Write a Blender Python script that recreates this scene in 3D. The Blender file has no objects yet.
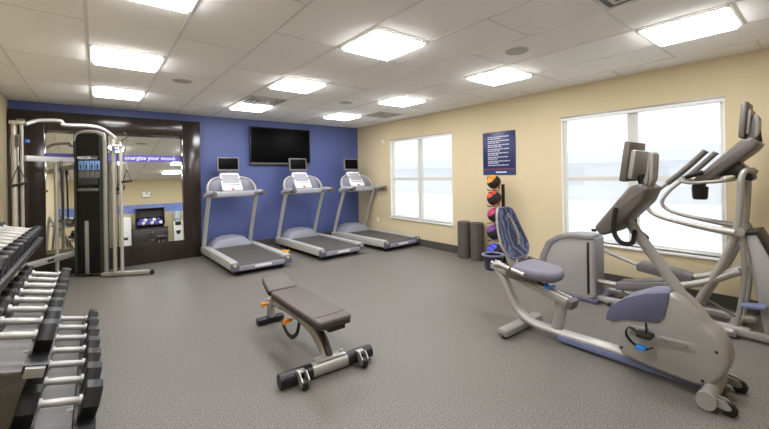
import bpy, bmesh, math, random
from mathutils import Vector, Matrix
random.seed(7)
SC = bpy.context.scene
COL = SC.collection
PI = math.pi
V = Vector

# ------------------------------------------------------------------ materials
def lin(c):
    return tuple(((x/255)/12.92 if x/255 <= .04045 else ((x/255+.055)/1.055)**2.4) for x in c)

def mat(name, rgb, rough=.5, metal=0.0, noise=0.0, nscale=40.0, bump=0.0, bscale=200.0, emit=0.0, coat=0.0, spec=None):
    m = bpy.data.materials.new(name); m.use_nodes = True
    nt = m.node_tree; b = nt.nodes['Principled BSDF']
    c = lin(rgb)
    b.inputs['Base Color'].default_value = (*c, 1)
    b.inputs['Roughness'].default_value = rough
    b.inputs['Metallic'].default_value = metal
    if coat: b.inputs['Coat Weight'].default_value = coat
    if spec is not None: b.inputs['Specular IOR Level'].default_value = spec
    if emit:
        b.inputs['Emission Color'].default_value = (*c, 1)
        b.inputs['Emission Strength'].default_value = emit
    if noise or bump:
        tc = nt.nodes.new('ShaderNodeTexCoord')
    if noise:
        n = nt.nodes.new('ShaderNodeTexNoise'); n.inputs['Scale'].default_value = nscale; n.inputs['Detail'].default_value = 4
        r = nt.nodes.new('ShaderNodeMapRange')
        r.inputs['To Min'].default_value = 1-noise; r.inputs['To Max'].default_value = 1+noise
        mx = nt.nodes.new('ShaderNodeMix'); mx.data_type = 'RGBA'; mx.blend_type = 'MULTIPLY'; mx.inputs['Factor'].default_value = 1
        mx.inputs['A'].default_value = (*c, 1)
        nt.links.new(tc.outputs['Object'], n.inputs['Vector'])
        nt.links.new(n.outputs['Fac'], r.inputs['Value'])
        nt.links.new(r.outputs['Result'], mx.inputs['B'])
        nt.links.new(mx.outputs['Result'], b.inputs['Base Color'])
    if bump:
        n2 = nt.nodes.new('ShaderNodeTexNoise'); n2.inputs['Scale'].default_value = bscale; n2.inputs['Detail'].default_value = 3
        bp = nt.nodes.new('ShaderNodeBump'); bp.inputs['Strength'].default_value = bump; bp.inputs['Distance'].default_value = .002
        nt.links.new(tc.outputs['Object'], n2.inputs['Vector'])
        nt.links.new(n2.outputs['Fac'], bp.inputs['Height'])
        nt.links.new(bp.outputs['Normal'], b.inputs['Normal'])
    return m

M = {}
M['wall_yellow'] = mat('wall_yellow', (209, 193, 157), .75, noise=.02, nscale=6, bump=.15, bscale=260)
M['wall_blue'] = mat('wall_blue', (84, 97, 150), .5, noise=.02, nscale=5, bump=.12, bscale=260)
M['ceiling'] = mat('ceiling_tile', (247, 245, 240), .9, noise=.03, nscale=60, bump=.3, bscale=150)
M['tbar'] = mat('grid_white', (222, 220, 214), .5)
M['rubber_base'] = mat('rubber_base', (76, 71, 66), .6)
M['white'] = mat('white_paint', (238, 238, 235), .4)
M['wood_dark'] = mat('wood_dark', (46, 37, 33), .17, noise=.25, nscale=9)
M['mirror'] = mat('mirror_glass', (244, 247, 244), .0, 1.0)
M['black'] = mat('black_plastic', (22, 22, 23), .4)
M['black_matte'] = mat('black_matte', (30, 29, 29), .65)
M['screen'] = mat('screen_black', (3, 3, 4), .45, spec=.08)
M['tread_grey'] = mat('tread_silver', (166, 166, 172), .4, .25)
M['tread_light'] = mat('tread_light', (180, 179, 174), .42, .15)
M['tread_lav'] = mat('tread_lavender', (138, 139, 152), .5)
M['belt'] = mat('belt_rubber', (78, 74, 70), .7, noise=.06, nscale=120)
M['console_white'] = mat('console_white', (225, 225, 228), .4)
M['console_grey'] = mat('console_grey', (158, 158, 164), .5)
M['red'] = mat('stop_red', (205, 60, 70), .45)
M['yellow'] = mat('yellow_plastic', (214, 200, 60), .45)
M['orange'] = mat('orange_plastic', (240, 150, 20), .4)
M['vinyl'] = mat('bench_vinyl', (84, 76, 70), .5, noise=.05, nscale=30, bump=.2, bscale=300)
M['vinyl_side'] = mat('bench_piping', (48, 42, 38), .5)
M['steel'] = mat('silver_powder', (176, 174, 168), .38, .55)
M['chrome'] = mat('chrome_satin', (186, 184, 180), .5, .45)
M['bronze'] = mat('bike_champagne', (158, 155, 150), .42, .2)
M['bronze_dk'] = mat('console_taupe', (98, 92, 86), .45, .15)
M['lavender'] = mat('seat_lavender', (120, 119, 131), .55, noise=.03, nscale=30)
M['pedal'] = mat('pedal_taupe', (112, 107, 108), .55)
M['tower'] = mat('tower_dark', (62, 66, 62), .3, .4)
M['slate'] = mat('slate_cover', (92, 93, 116), .45)
M['slate_rail'] = mat('slate_rail', (110, 116, 150), .45)
M['silver_arm'] = mat('arm_taupe_silver', (162, 157, 149), .38, .4)
M['housing'] = mat('housing_grey', (164, 160, 158), .45, .1)
M['housing_trim'] = mat('housing_trim', (132, 129, 131), .45, .1)
M['dumb_black'] = mat('urethane_black', (17, 17, 17), .36, spec=.4)
M['rack_grey'] = mat('rack_silver', (158, 156, 152), .42, .35)
M['shelf_grey'] = mat('shelf_grey', (112, 109, 105), .5, .2)
M['window_frame'] = mat('window_frame_white', (206, 204, 194), .5)
M['tv_grey'] = mat('tv_grey', (118, 116, 117), .45, .15)
M['foam'] = mat('foam_grey', (84, 78, 74), .8, noise=.05, nscale=80, bump=.3, bscale=300)
M['bucket'] = mat('bin_navy', (48, 48, 74), .45)
M['blue_clip'] = mat('blue_clip', (50, 130, 215), .4)
M['sign_navy'] = mat('sign_navy', (34, 42, 92), .35)
M['sign_text'] = mat('sign_text', (196, 200, 214), .5)
M['sign_red'] = mat('sign_red', (120, 62, 70), .4)
M['sign_blue'] = mat('sign_blue', (36, 54, 104), .4)
M['sign_dark'] = mat('sign_dark', (20, 24, 54), .4)
M['white_print'] = mat('white_print', (246, 246, 250), .5)
M['placard_blue'] = mat('placard_blue', (120, 160, 214), .45)
M['placard_grey'] = mat('placard_grey', (58, 60, 62), .45)
M['towel_blue'] = mat('towel_violet', (98, 92, 190), .9)
M['towel_white'] = mat('towel_white', (232, 232, 238), .9)
M['cabinet'] = mat('cabinet_espresso', (46, 38, 36), .4)
M['cool_body'] = mat('cooler_white', (226, 226, 222), .45)
M['water'] = mat('water_bottle', (186, 204, 214), .15)
M['tan'] = mat('tube_champagne', (190, 184, 170), .35, .35)
M['vent'] = mat('vent_grey', (196, 194, 188), .5)
M['vent_dark'] = mat('vent_dark', (104, 102, 98), .7)
M['speaker'] = mat('speaker_grille', (190, 186, 174), .7)
M['outlet'] = mat('outlet_white', (232, 226, 210), .5)

def floor_material():
    m = bpy.data.materials.new('rubber_floor'); m.use_nodes = True
    nt = m.node_tree; b = nt.nodes['Principled BSDF']; L = nt.links
    tc = nt.nodes.new('ShaderNodeTexCoord')
    n1 = nt.nodes.new('ShaderNodeTexNoise'); n1.inputs['Scale'].default_value = 105; n1.inputs['Detail'].default_value = 5; n1.inputs['Roughness'].default_value = .75
    r1 = nt.nodes.new('ShaderNodeValToRGB')
    e = r1.color_ramp.elements
    e[0].position = .36; e[0].color = (*lin((68, 65, 61)), 1)
    e[1].position = .66; e[1].color = (*lin((147, 141, 132)), 1)
    x = e.new(.5); x.color = (*lin((106, 102, 96)), 1)
    n2 = nt.nodes.new('ShaderNodeTexNoise'); n2.inputs['Scale'].default_value = 1.3; n2.inputs['Detail'].default_value = 3
    r2 = nt.nodes.new('ShaderNodeMapRange'); r2.inputs['To Min'].default_value = .93; r2.inputs['To Max'].default_value = 1.05
    mx = nt.nodes.new('ShaderNodeMix'); mx.data_type = 'RGBA'; mx.blend_type = 'MULTIPLY'; mx.inputs['Factor'].default_value = 1
    L.new(tc.outputs['Object'], n1.inputs['Vector']); L.new(tc.outputs['Object'], n2.inputs['Vector'])
    L.new(n1.outputs['Fac'], r1.inputs['Fac']); L.new(n2.outputs['Fac'], r2.inputs['Value'])
    L.new(r1.outputs['Color'], mx.inputs['A']); L.new(r2.outputs['Result'], mx.inputs['B'])
    L.new(mx.outputs['Result'], b.inputs['Base Color'])
    bp = nt.nodes.new('ShaderNodeBump'); bp.inputs['Strength'].default_value = .25; bp.inputs['Distance'].default_value = .002
    L.new(n1.outputs['Fac'], bp.inputs['Height']); L.new(bp.outputs['Normal'], b.inputs['Normal'])
    b.inputs['Roughness'].default_value = .5
    b.inputs['Specular IOR Level'].default_value = .45
    return m
M['floor'] = floor_material()

def mesh_material():
    """woven backrest fabric: navy with paler flowing swirls"""
    m = bpy.data.materials.new('backrest_weave'); m.use_nodes = True
    nt = m.node_tree; b = nt.nodes['Principled BSDF']; L = nt.links
    tc = nt.nodes.new('ShaderNodeTexCoord')
    w = nt.nodes.new('ShaderNodeTexWave'); w.inputs['Scale'].default_value = 3.2; w.inputs['Distortion'].default_value = 12; w.inputs['Detail'].default_value = 2; w.inputs['Detail Scale'].default_value = 1.4
    r = nt.nodes.new('ShaderNodeValToRGB'); e = r.color_ramp.elements
    e[0].position = .35; e[0].color = (*lin((42, 44, 66)), 1)
    e[1].position = .95; e[1].color = (*lin((94, 103, 136)), 1)
    L.new(tc.outputs['Object'], w.inputs['Vector']); L.new(w.outputs['Fac'], r.inputs['Fac'])
    L.new(r.outputs['Color'], b.inputs['Base Color']); b.inputs['Roughness'].default_value = .7
    return m
M['weave'] = mesh_material()

def ball_material(name, rgb):
    return mat(name, rgb, .5, bump=.4, bscale=120)

def emit_mat(name, rgb, s):
    m = bpy.data.materials.new(name); m.use_nodes = True
    nt = m.node_tree; nt.nodes.clear()
    o = nt.nodes.new('ShaderNodeOutputMaterial'); e = nt.nodes.new('ShaderNodeEmission')
    e.inputs['Color'].default_value = (*lin(rgb), 1); e.inputs['Strength'].default_value = s
    nt.links.new(e.outputs[0], o.inputs[0]); return m
M['lamp'] = emit_mat('lamp_diffuser', (251, 251, 254), 12.5)

def glass_mat():
    m = bpy.data.materials.new('window_glass'); m.use_nodes = True
    nt = m.node_tree; nt.nodes.clear(); L = nt.links
    o = nt.nodes.new('ShaderNodeOutputMaterial'); t = nt.nodes.new('ShaderNodeBsdfTransparent'); g = nt.nodes.new('ShaderNodeBsdfGlossy')
    g.inputs['Roughness'].default_value = .02
    mx = nt.nodes.new('ShaderNodeMixShader'); mx.inputs[0].default_value = .06
    L.new(t.outputs[0], mx.inputs[1]); L.new(g.outputs[0], mx.inputs[2]); L.new(mx.outputs[0], o.inputs[0])
    return m
M['glass'] = glass_mat()

def sheer_mat():
    m = bpy.data.materials.new('shade_screen_fabric'); m.use_nodes = True
    nt = m.node_tree; nt.nodes.clear(); L = nt.links
    o = nt.nodes.new('ShaderNodeOutputMaterial'); t = nt.nodes.new('ShaderNodeBsdfTransparent')
    d = nt.nodes.new('ShaderNodeBsdfTranslucent'); d.inputs['Color'].default_value = (.95, .96, .97, 1)
    f = nt.nodes.new('ShaderNodeBsdfDiffuse'); f.inputs['Color'].default_value = (.9, .91, .92, 1)
    m1 = nt.nodes.new('ShaderNodeMixShader'); m1.inputs[0].default_value = .4
    m2 = nt.nodes.new('ShaderNodeMixShader'); m2.inputs[0].default_value = .13
    L.new(d.outputs[0], m1.inputs[1]); L.new(f.outputs[0], m1.inputs[2])
    L.new(t.outputs[0], m2.inputs[1]); L.new(m1.outputs[0], m2.inputs[2]); L.new(m2.outputs[0], o.inputs[0])
    return m
M['sheer'] = sheer_mat()

def film_mat(name, rgb, op):
    m = bpy.data.materials.new(name); m.use_nodes = True
    nt = m.node_tree; nt.nodes.clear(); L = nt.links
    o = nt.nodes.new('ShaderNodeOutputMaterial'); t = nt.nodes.new('ShaderNodeBsdfTransparent'); d = nt.nodes.new('ShaderNodeBsdfPrincipled')
    d.inputs['Base Color'].default_value = (*lin(rgb), 1); d.inputs['Roughness'].default_value = .35
    mx = nt.nodes.new('ShaderNodeMixShader'); mx.inputs[0].default_value = op
    L.new(t.outputs[0], mx.inputs[1]); L.new(d.outputs[0], mx.inputs[2]); L.new(mx.outputs[0], o.inputs[0])
    return m
M['smoke'] = film_mat('smoked_panel', (16, 18, 17), .78)
M['decal'] = film_mat('decal_violet', (104, 96, 190), .92)

def stripe_mat():
    m = bpy.data.materials.new('mosaic_band'); m.use_nodes = True
    nt = m.node_tree; b = nt.nodes['Principled BSDF']; L = nt.links
    tc = nt.nodes.new('ShaderNodeTexCoord'); v = nt.nodes.new('ShaderNodeTexVoronoi'); v.inputs['Scale'].default_value = 26
    r = nt.nodes.new('ShaderNodeValToRGB'); e = r.color_ramp.elements
    e[0].color = (*lin((60, 76, 168)), 1); e[1].color = (*lin((150, 170, 226)), 1)
    L.new(tc.outputs['Object'], v.inputs['Vector']); L.new(v.outputs['Distance'], r.inputs['Fac']); L.new(r.outputs['Color'], b.inputs['Base Color'])
    b.inputs['Roughness'].default_value = .3
    return m
M['mosaic'] = stripe_mat()
M['ext_ground'] = mat('outside_concrete', (244, 245, 244), .9, noise=.04, nscale=.6)
M['ext_wall'] = mat('outside_stucco', (226, 228, 230), .9)
M['ext_roof'] = mat('outside_fascia', (206, 211, 218), .8)

# ------------------------------------------------------------------ mesh builder
def catmull(pts, n=8):
    pts = [V(p) for p in pts]
    if len(pts) < 3: return pts
    out = []
    P = [pts[0]*2-pts[1]] + pts + [pts[-1]*2-pts[-2]]
    for i in range(1, len(P)-2):
        p0, p1, p2, p3 = P[i-1], P[i], P[i+1], P[i+2]
        for k in range(n):
            t = k/n
            out.append(.5*((2*p1)+(-p0+p2)*t+(2*p0-5*p1+4*p2-p3)*t*t+(-p0+3*p1-3*p2+p3)*t**3))
    out.append(pts[-1]); return out

def smooth2d(pts, n=4):
    q = [V((p[0], p[1], 0)) for p in pts]; N = len(q); out = []
    for i in range(N):
        p0, p1, p2, p3 = q[i-1], q[i], q[(i+1) % N], q[(i+2) % N]
        for k in range(n):
            t = k/n
            v = .5*((2*p1)+(-p0+p2)*t+(2*p0-5*p1+4*p2-p3)*t*t+(-p0+3*p1-3*p2+p3)*t**3)
            out.append((v.x, v.y))
    return out

def rounded(pts, r, n=4):
    """round the corners of a 2-D polygon by r (a number, or one per corner)"""
    out = []; N = len(pts)
    for i in range(N):
        a, b, c = V(pts[i-1]), V(pts[i]), V(pts[(i+1) % N])
        rr = r[i] if isinstance(r, (list, tuple)) else r
        d1 = (a-b); d2 = (c-b)
        k = min(rr, d1.length*.48, d2.length*.48)
        if k < 1e-4: out.append((b.x, b.y)); continue
        s = b + d1.normalized()*k; e = b + d2.normalized()*k
        for j in range(n+1):
            t = j/n
            p = s*(1-t)**2 + b*2*t*(1-t) + e*t*t
            out.append((p.x, p.y))
    return out

class MB:
    def __init__(self): self.bm = bmesh.new()
    def _add(self, tmp, mtx=None):
        if mtx is not None: bmesh.ops.transform(tmp, matrix=mtx, verts=tmp.verts)
        bmesh.ops.recalc_face_normals(tmp, faces=tmp.faces)
        me = bpy.data.meshes.new('tmp'); tmp.to_mesh(me); tmp.free()
        self.bm.from_mesh(me); bpy.data.meshes.remove(me); return self
    def box(self, lo, hi, bev=0, seg=2, rot=None):
        lo, hi = V(lo), V(hi); c = (lo+hi)/2; s = hi-lo
        t = bmesh.new(); bmesh.ops.create_cube(t, size=1)
        bmesh.ops.scale(t, vec=s, verts=t.verts)
        if bev: bmesh.ops.bevel(t, geom=t.edges[:], offset=min(bev, min(s)*.49), segments=seg, affect='EDGES', profile=.5)
        m = Matrix.Translation(c)
        if rot is not None: m = m @ rot
        return self._add(t, m)
    def beam(self, a, b, w, h, bev=0, up=(0, 0, 1)):
        """box running from a to b, w across, h along up"""
        a, b = V(a), V(b); d = b-a; L = d.length; y = d.normalized(); x = y.cross(V(up)).normalized(); z = x.cross(y)
        t = bmesh.new(); bmesh.ops.create_cube(t, size=1); bmesh.ops.scale(t, vec=(w, L, h), verts=t.verts)
        if bev: bmesh.ops.bevel(t, geom=t.edges[:], offset=min(bev, min(w, h, L)*.49), segments=2, affect='EDGES', profile=.5)
        m = Matrix((x, y, z)).transposed().to_4x4(); m.translation = (a+b)/2
        return self._add(t, m)
    def tube(self, pts, r, seg=12, n=8, smooth=True, r2=None, closed=False, up=None):
        """sweep; r a number or list per control point; r2 the second radius (along the frame's other axis)"""
        ctrl = [V(p) for p in pts]
        if closed:
            N = len(ctrl); path = []
            for i in range(N):
                p0, p1, p2, p3 = ctrl[i-1], ctrl[i], ctrl[(i+1) % N], ctrl[(i+2) % N]
                for k in range(n):
                    t = k/n
                    path.append(.5*((2*p1)+(-p0+p2)*t+(2*p0-5*p1+4*p2-p3)*t*t+(-p0+3*p1-3*p2+p3)*t**3))
        else:
            path = catmull(ctrl, n) if smooth and len(ctrl) > 2 else ctrl
        def rad(rr, i):
            if isinstance(rr, (int, float)): return rr
            f = i/(len(path)-1)*(len(rr)-1); k = min(int(f), len(rr)-2); return rr[k]+(rr[k+1]-rr[k])*(f-k)
        t = bmesh.new(); rings = []
        nrm = None; N = len(path)
        for i, p in enumerate(path):
            if closed: tan = path[(i+1) % N]-path[i-1]
            else: tan = (path[min(i+1, N-1)]-path[max(i-1, 0)])
            tan = tan.normalized()
            if up is not None: nrm = (V(up) - tan*V(up).dot(tan)).normalized()
            elif nrm is None:
                a = V((0, 0, 1)) if abs(tan.z) < .9 else V((1, 0, 0)); nrm = (a-tan*a.dot(tan)).normalized()
            else: nrm = (nrm-tan*nrm.dot(tan)).normalized()
            bn = tan.cross(nrm)
            ra = rad(r, i); rb = rad(r2, i) if r2 is not None else ra
            rings.append([t.verts.new(p+nrm*math.cos(2*PI*k/seg)*ra+bn*math.sin(2*PI*k/seg)*rb) for k in range(seg)])
        for i in range(N if closed else N-1):
            A, B = rings[i], rings[(i+1) % N]
            for k in range(seg): t.faces.new((A[k], A[(k+1) % seg], B[(k+1) % seg], B[k]))
        if not closed: t.faces.new(rings[0][::-1]); t.faces.new(rings[-1])
        return self._add(t)
    def cyl(self, a, b, r, seg=20, r2=None, bev=0):
        a, b = V(a), V(b); r2 = r if r2 is None else r2
        d = (b-a); L = d.length
        if bev: prof = [(0, 0), (r-bev, 0), (r-bev*.3, bev*.3), (r, bev), (r2, L-bev), (r2-bev*.3, L-bev*.3), (r2-bev, L), (0, L)]
        else: prof = [(0, 0), (r, 0), (r2, L), (0, L)]
        return self.lathe(prof, a, d, seg)
    def lathe(self, prof, at=(0, 0, 0), axis=(0, 0, 1), seg=24):
        z = V(axis).normalized(); a = V((1, 0, 0)) if abs(z.x) < .9 else V((0, 1, 0)); x = (a-z*a.dot(z)).normalized(); y = z.cross(x)
        t = bmesh.new(); rings = []; at = V(at)
        for (r, h) in prof:
            if r < 1e-6: rings.append([t.verts.new(at+z*h)])
            else: rings.append([t.verts.new(at+z*h+x*r*math.cos(2*PI*k/seg)+y*r*math.sin(2*PI*k/seg)) for k in range(seg)])
        for i in range(len(rings)-1):
            A, B = rings[i], rings[i+1]
            for k in range(seg):
                k2 = (k+1) % seg
                if len(A) == 1 and len(B) > 1: t.faces.new((A[0], B[k2], B[k]))
                elif len(B) == 1 and len(A) > 1: t.faces.new((A[k], A[k2], B[0]))
                elif len(A) > 1: t.faces.new((A[k], A[k2], B[k2], B[k]))
        return self._add(t)
    def prism(self, poly, axis, a, b, bev=0, seg=2, mtx=None):
        """polygon extruded along axis 'x' (poly=(y,z)), 'y' (poly=(x,z)) or 'z' (poly=(x,y)) from a to b"""
        def P(p, h): return {'x': (h, p[0], p[1]), 'y': (p[0], h, p[1]), 'z': (p[0], p[1], h)}[axis]
        t = bmesh.new()
        A = [t.verts.new(P(p, a)) for p in poly]; B = [t.verts.new(P(p, b)) for p in poly]
        N = len(poly); fa = t.faces.new(A); fb = t.faces.new(B[::-1])
        for i in range(N): t.faces.new((A[i], B[i], B[(i+1) % N], A[(i+1) % N]))
        bmesh.ops.recalc_face_normals(t, faces=t.faces)
        if bev:
            ed = list(set(fa.edges[:]+fb.edges[:]))
            bmesh.ops.bevel(t, geom=ed, offset=bev, segments=seg, affect='EDGES', profile=.5)
        return self._add(t, mtx)
    def loft(self, rings, cap=True, closed_ring=True):
        t = bmesh.new(); R = [[t.verts.new(p) for p in r] for r in rings]; n = len(R[0])
        for i in range(len(R)-1):
            for k in range(n if closed_ring else n-1):
                t.faces.new((R[i][k], R[i][(k+1) % n], R[i+1][(k+1) % n], R[i+1][k]))
        if cap: t.faces.new(R[0][::-1]); t.faces.new(R[-1])
        return self._add(t)
    def ball(self, c, r, seg=24, scale=(1, 1, 1)):
        t = bmesh.new(); bmesh.ops.create_uvsphere(t, u_segments=seg, v_segments=seg//2, radius=r)
        bmesh.ops.scale(t, vec=scale, verts=t.verts)
        return self._add(t, Matrix.Translation(V(c)))
    def mtx(self, m): bmesh.ops.transform(self.bm, matrix=m, verts=self.bm.verts); return self
    def build(self, name, material, parent=None, sharp=38, smooth=True):
        me = bpy.data.meshes.new(name); self.bm.to_mesh(me); self.bm.free()
        root = parent
        while root is not None and root.parent is not None: root = root.parent
        if root is not None:
            off = V(root['_o']); me.transform(Matrix.Translation(-off))
        if smooth:
            me.shade_smooth(); me.set_sharp_from_angle(angle=math.radians(sharp))
        me.materials.append(material)
        o = bpy.data.objects.new(name, me); COL.objects.link(o)
        if parent is not None: o.parent = parent
        return o

def tag(o, label, cat, group=None):
    o['label'] = label; o['category'] = cat
    if group: o['group'] = group
    return o

def thing(name, label, cat, loc=(0, 0, 0), group=None):
    o = bpy.data.objects.new(name, None); COL.objects.link(o); o.empty_display_size = .1
    o.location = loc; o['_o'] = tuple(float(v) for v in loc)
    return tag(o, label, cat, group)

def solo(name, mb, material, label, cat, group=None, loc=None):
    """a thing that is one mesh; its origin goes to loc"""
    o = mb.build(name, material)
    if loc is not None:
        o.data.transform(Matrix.Translation(-V(loc))); o.location = loc
    return tag(o, label, cat, group)

def struct(name, mb, material, parent=None, smooth=False):
    o = mb.build(name, material, None, smooth=smooth)
    if parent is not None: o.parent = parent
    else: o['kind'] = 'structure'
    return o

def dup(root, loc, label, group=None):
    r = root.copy(); COL.objects.link(r); r.location = loc; r['label'] = label
    if group: r['group'] = group
    for ch in list(root.children):
        c = ch.copy(); COL.objects.link(c); c.parent = r
        for g in list(ch.children):
            d = g.copy(); COL.objects.link(d); d.parent = c
    return r

def text_bm(txt, size, mtx, depth=.002, align='LEFT', bold=0.0, spacing=1.0):
    cu = bpy.data.curves.new('lettering', 'FONT'); cu.body = txt; cu.size = size; cu.extrude = depth/2; cu.align_x = align
    cu.offset = bold; cu.space_character = spacing; cu.resolution_u = 3
    o = bpy.data.objects.new('lettering', cu); COL.objects.link(o)
    bpy.context.view_layer.update()
    dg = bpy.context.evaluated_depsgraph_get(); ev = o.evaluated_get(dg)
    me = bpy.data.meshes.new_from_object(ev)
    me.transform(mtx)
    mb = MB(); mb.bm.from_mesh(me)
    bpy.data.objects.remove(o); bpy.data.curves.remove(cu); bpy.data.meshes.remove(me)
    return mb

def face_mtx(origin, right, up):
    r = V(right).normalized(); u = V(up).normalized(); n = r.cross(u)
    m = Matrix((r, u, n)).transposed().to_4x4(); m.translation = V(origin); return m

# ------------------------------------------------------------------ the room
H = 2.682; XL, XR, YB, YF = -1.01, 5.235, 7.67, -1.07
T = .14
struct('floor', MB().box((XL-T, YF-T, -.1), (XR+T, YB+T, 0)), M['floor'])
struct('ceiling', MB().box((XL-T, YF-T, H), (XR+T, YB+T, H+.1)), M['ceiling'])
struct('wall_back', MB().box((XL-T, YB, 0), (XR+T, YB+T, H)), M['wall_blue'])
struct('wall_left', MB().box((XL-T, YF-T, 0), (XL, YB, H)), M['wall_yellow'])
struct('wall_rear', MB().box((XL, YF-T, 0), (XR, YF, H)), M['wall_yellow'])
WIN = [(4.545, 6.37), (.765, 2.495)]; WZ0, WZ1 = .53, 2.255
wr = MB()
wr.box((XR, YF-T, 0), (XR+T, WIN[1][0], H)); wr.box((XR, WIN[1][1], 0), (XR+T, WIN[0][0], H)); wr.box((XR, WIN[0][1], 0), (XR+T, YB, H))
for a, b in WIN:
    wr.box((XR, a, 0), (XR+T, b, WZ0)); wr.box((XR, a, WZ1), (XR+T, b, H))
struct('wall_right', wr, M['wall_yellow'])
BH = .145
struct('baseboard_back', MB().box((1.56, YB-.012, 0), (XR, YB, BH), .004), M['rubber_base'])
struct('baseboard_right', MB().box((XR-.012, YF, 0), (XR, YB-.012, BH), .004), M['rubber_base'])
struct('baseboard_left', MB().box((XL, YF, 0), (XL+.012, YB, BH), .004), M['rubber_base'])
# blue mosaic band along the rear wall (seen in the mirror)
struct('trim_2', MB().box((XL, YF, 1.43), (XR, YF+.008, 1.74)), M['mosaic'])

# ceiling grid
gx = [-.653+.608*k for k in range(10)]          # lines running away from the camera
gy0 = [-.73+.6083*k for k in range(15)]           # possible cross lines
def near(v, lst, e=.06): return any(abs(v-q) < e for q in lst)
grid = MB(); w = .012; zt = H-.004
for x in gx: grid.box((x-w, YF, zt), (x+w, YB, H+.001))
light_strips = (1, 4, 7)      # strips that carry lamps
for i in range(-1, 10):
    x0 = gx[i] if i >= 0 else XL; x1 = gx[i+1] if i+1 < 10 else XR
    if i in light_strips: ys = [.48, 1.09, 2.31, 2.92, 4.13, 4.74, 5.96, 6.57]
    elif i % 2 == 0: ys = [-.13, 1.09, 2.31, 3.52, 4.74, 5.96, 7.18]
    else: ys = [.48, 1.70, 2.92, 4.13, 5.35, 6.57]
    if i in (4, 8): ys = ys+[5.35, 5.96]
    if i == 5: ys = ys+[.48]
    for y in ys: grid.box((x0+w, y-w*.8, zt+.001), (x1-w, y+w*.8, H+.001))
grid.box((XL, YB-.02, zt), (XR, YB, H)); grid.box((XR-.02, YF, zt), (XR, YB, H)); grid.box((XL, YF, zt), (XL+.02, YB, H))
struct('trim_1', grid, M['tbar'])

# windows
for n, (a, b) in enumerate(WIN, 1):
    x0, x1 = XR+.045, XR+.095
    fr = MB(); t = .045; mid = (a+b)/2; zm = 1.385
    fr.box((x0, a, WZ0), (x1, a+t, WZ1), .004); fr.box((x0, b-t, WZ0), (x1, b, WZ1), .004)
    fr.box((x0, a, WZ0), (x1, b, WZ0+t), .004); fr.box((x0, a, WZ1-t), (x1, b, WZ1), .004)
    fr.box((x0, mid-.055, WZ0), (x1, mid+.055, WZ1), .004)
    for s0, s1 in ((a+t, mid-.055), (mid+.055, b-t)): fr.box((x0+.006, s0, zm-.03), (x1-.006, s1, zm+.03), .004)
    f = struct('window_%d' % n, fr, M['window_frame'])
    for s0, s1 in ((a+t, mid-.055), (mid+.055, b-t)):
        for z0, z1 in ((WZ0+t, zm-.03), (zm+.03, WZ1-t)):
            struct('pane', MB().box((XR+.067, s0, z0), (XR+.073, s1, z1)), M['glass'], f)
    struct('window_sill', MB().box((XR-.03, a-.02, WZ0-.03), (XR+.05, b+.02, WZ0), .006), M['white'], f)
    jb = MB(); jb.box((XR, a, WZ0), (XR+.05, a+.012, WZ1)); jb.box((XR, b-.012, WZ0), (XR+.05, b, WZ1)); jb.box((XR, a, WZ1-.012), (XR+.05, b, WZ1))
    struct('window_jamb', jb, M['white'], f)
    lab = ('sheer white screen shade over the smaller far window beside the treadmills' if n == 1
           else 'sheer white screen shade over the large window behind the exercise bikes')
    r = thing('window_shade', lab, 'window shade', (XR+.02, mid, WZ1), 'window shades')
    MB().box((XR-.004, a+.012, WZ1-.05), (XR+.04, b-.012, WZ1-.012), .004).build('headrail', M['white'], r)
    MB().box((XR-.012, a-.01, WZ1-.012), (XR+.0, b+.01, WZ1+.008), .002).build('shadow_edge', M['rack_grey'], r)  # grey strip standing in for the shadow line above the headrail
    MB().box((XR+.021, a+.018, WZ0+.03), (XR+.023, b-.018, WZ1-.05)).build('screen_fabric', M['sheer'], r)
    MB().box((XR+.014, a+.018, WZ0+.012), (XR+.03, b-.018, WZ0+.034), .004).build('bottom_rail', M['white'], r)

# outside
o = struct('ground', MB().box((XR+T+.02, -40, -.4), (90, 60, -.3)), M['ext_ground'])
ob = thing('porte_cochere', 'long pale building with a flat grey roof edge outside the large window', 'building', (24, 4, -.3))
bw = MB(); bw.box((25, -20, -.3), (30, 30, 2.0)); bw.build('wall', M['ext_wall'], ob)
MB().box((23.5, -21, 2.0), (31, 31, 2.75)).build('roof', M['ext_roof'], ob)
for k in range(8):
    y = -12+k*4.5
    MB().box((24.95, y, .6), (25.02, y+1.4, 1.7)).build('window', M['ext_roof'], ob)

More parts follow.
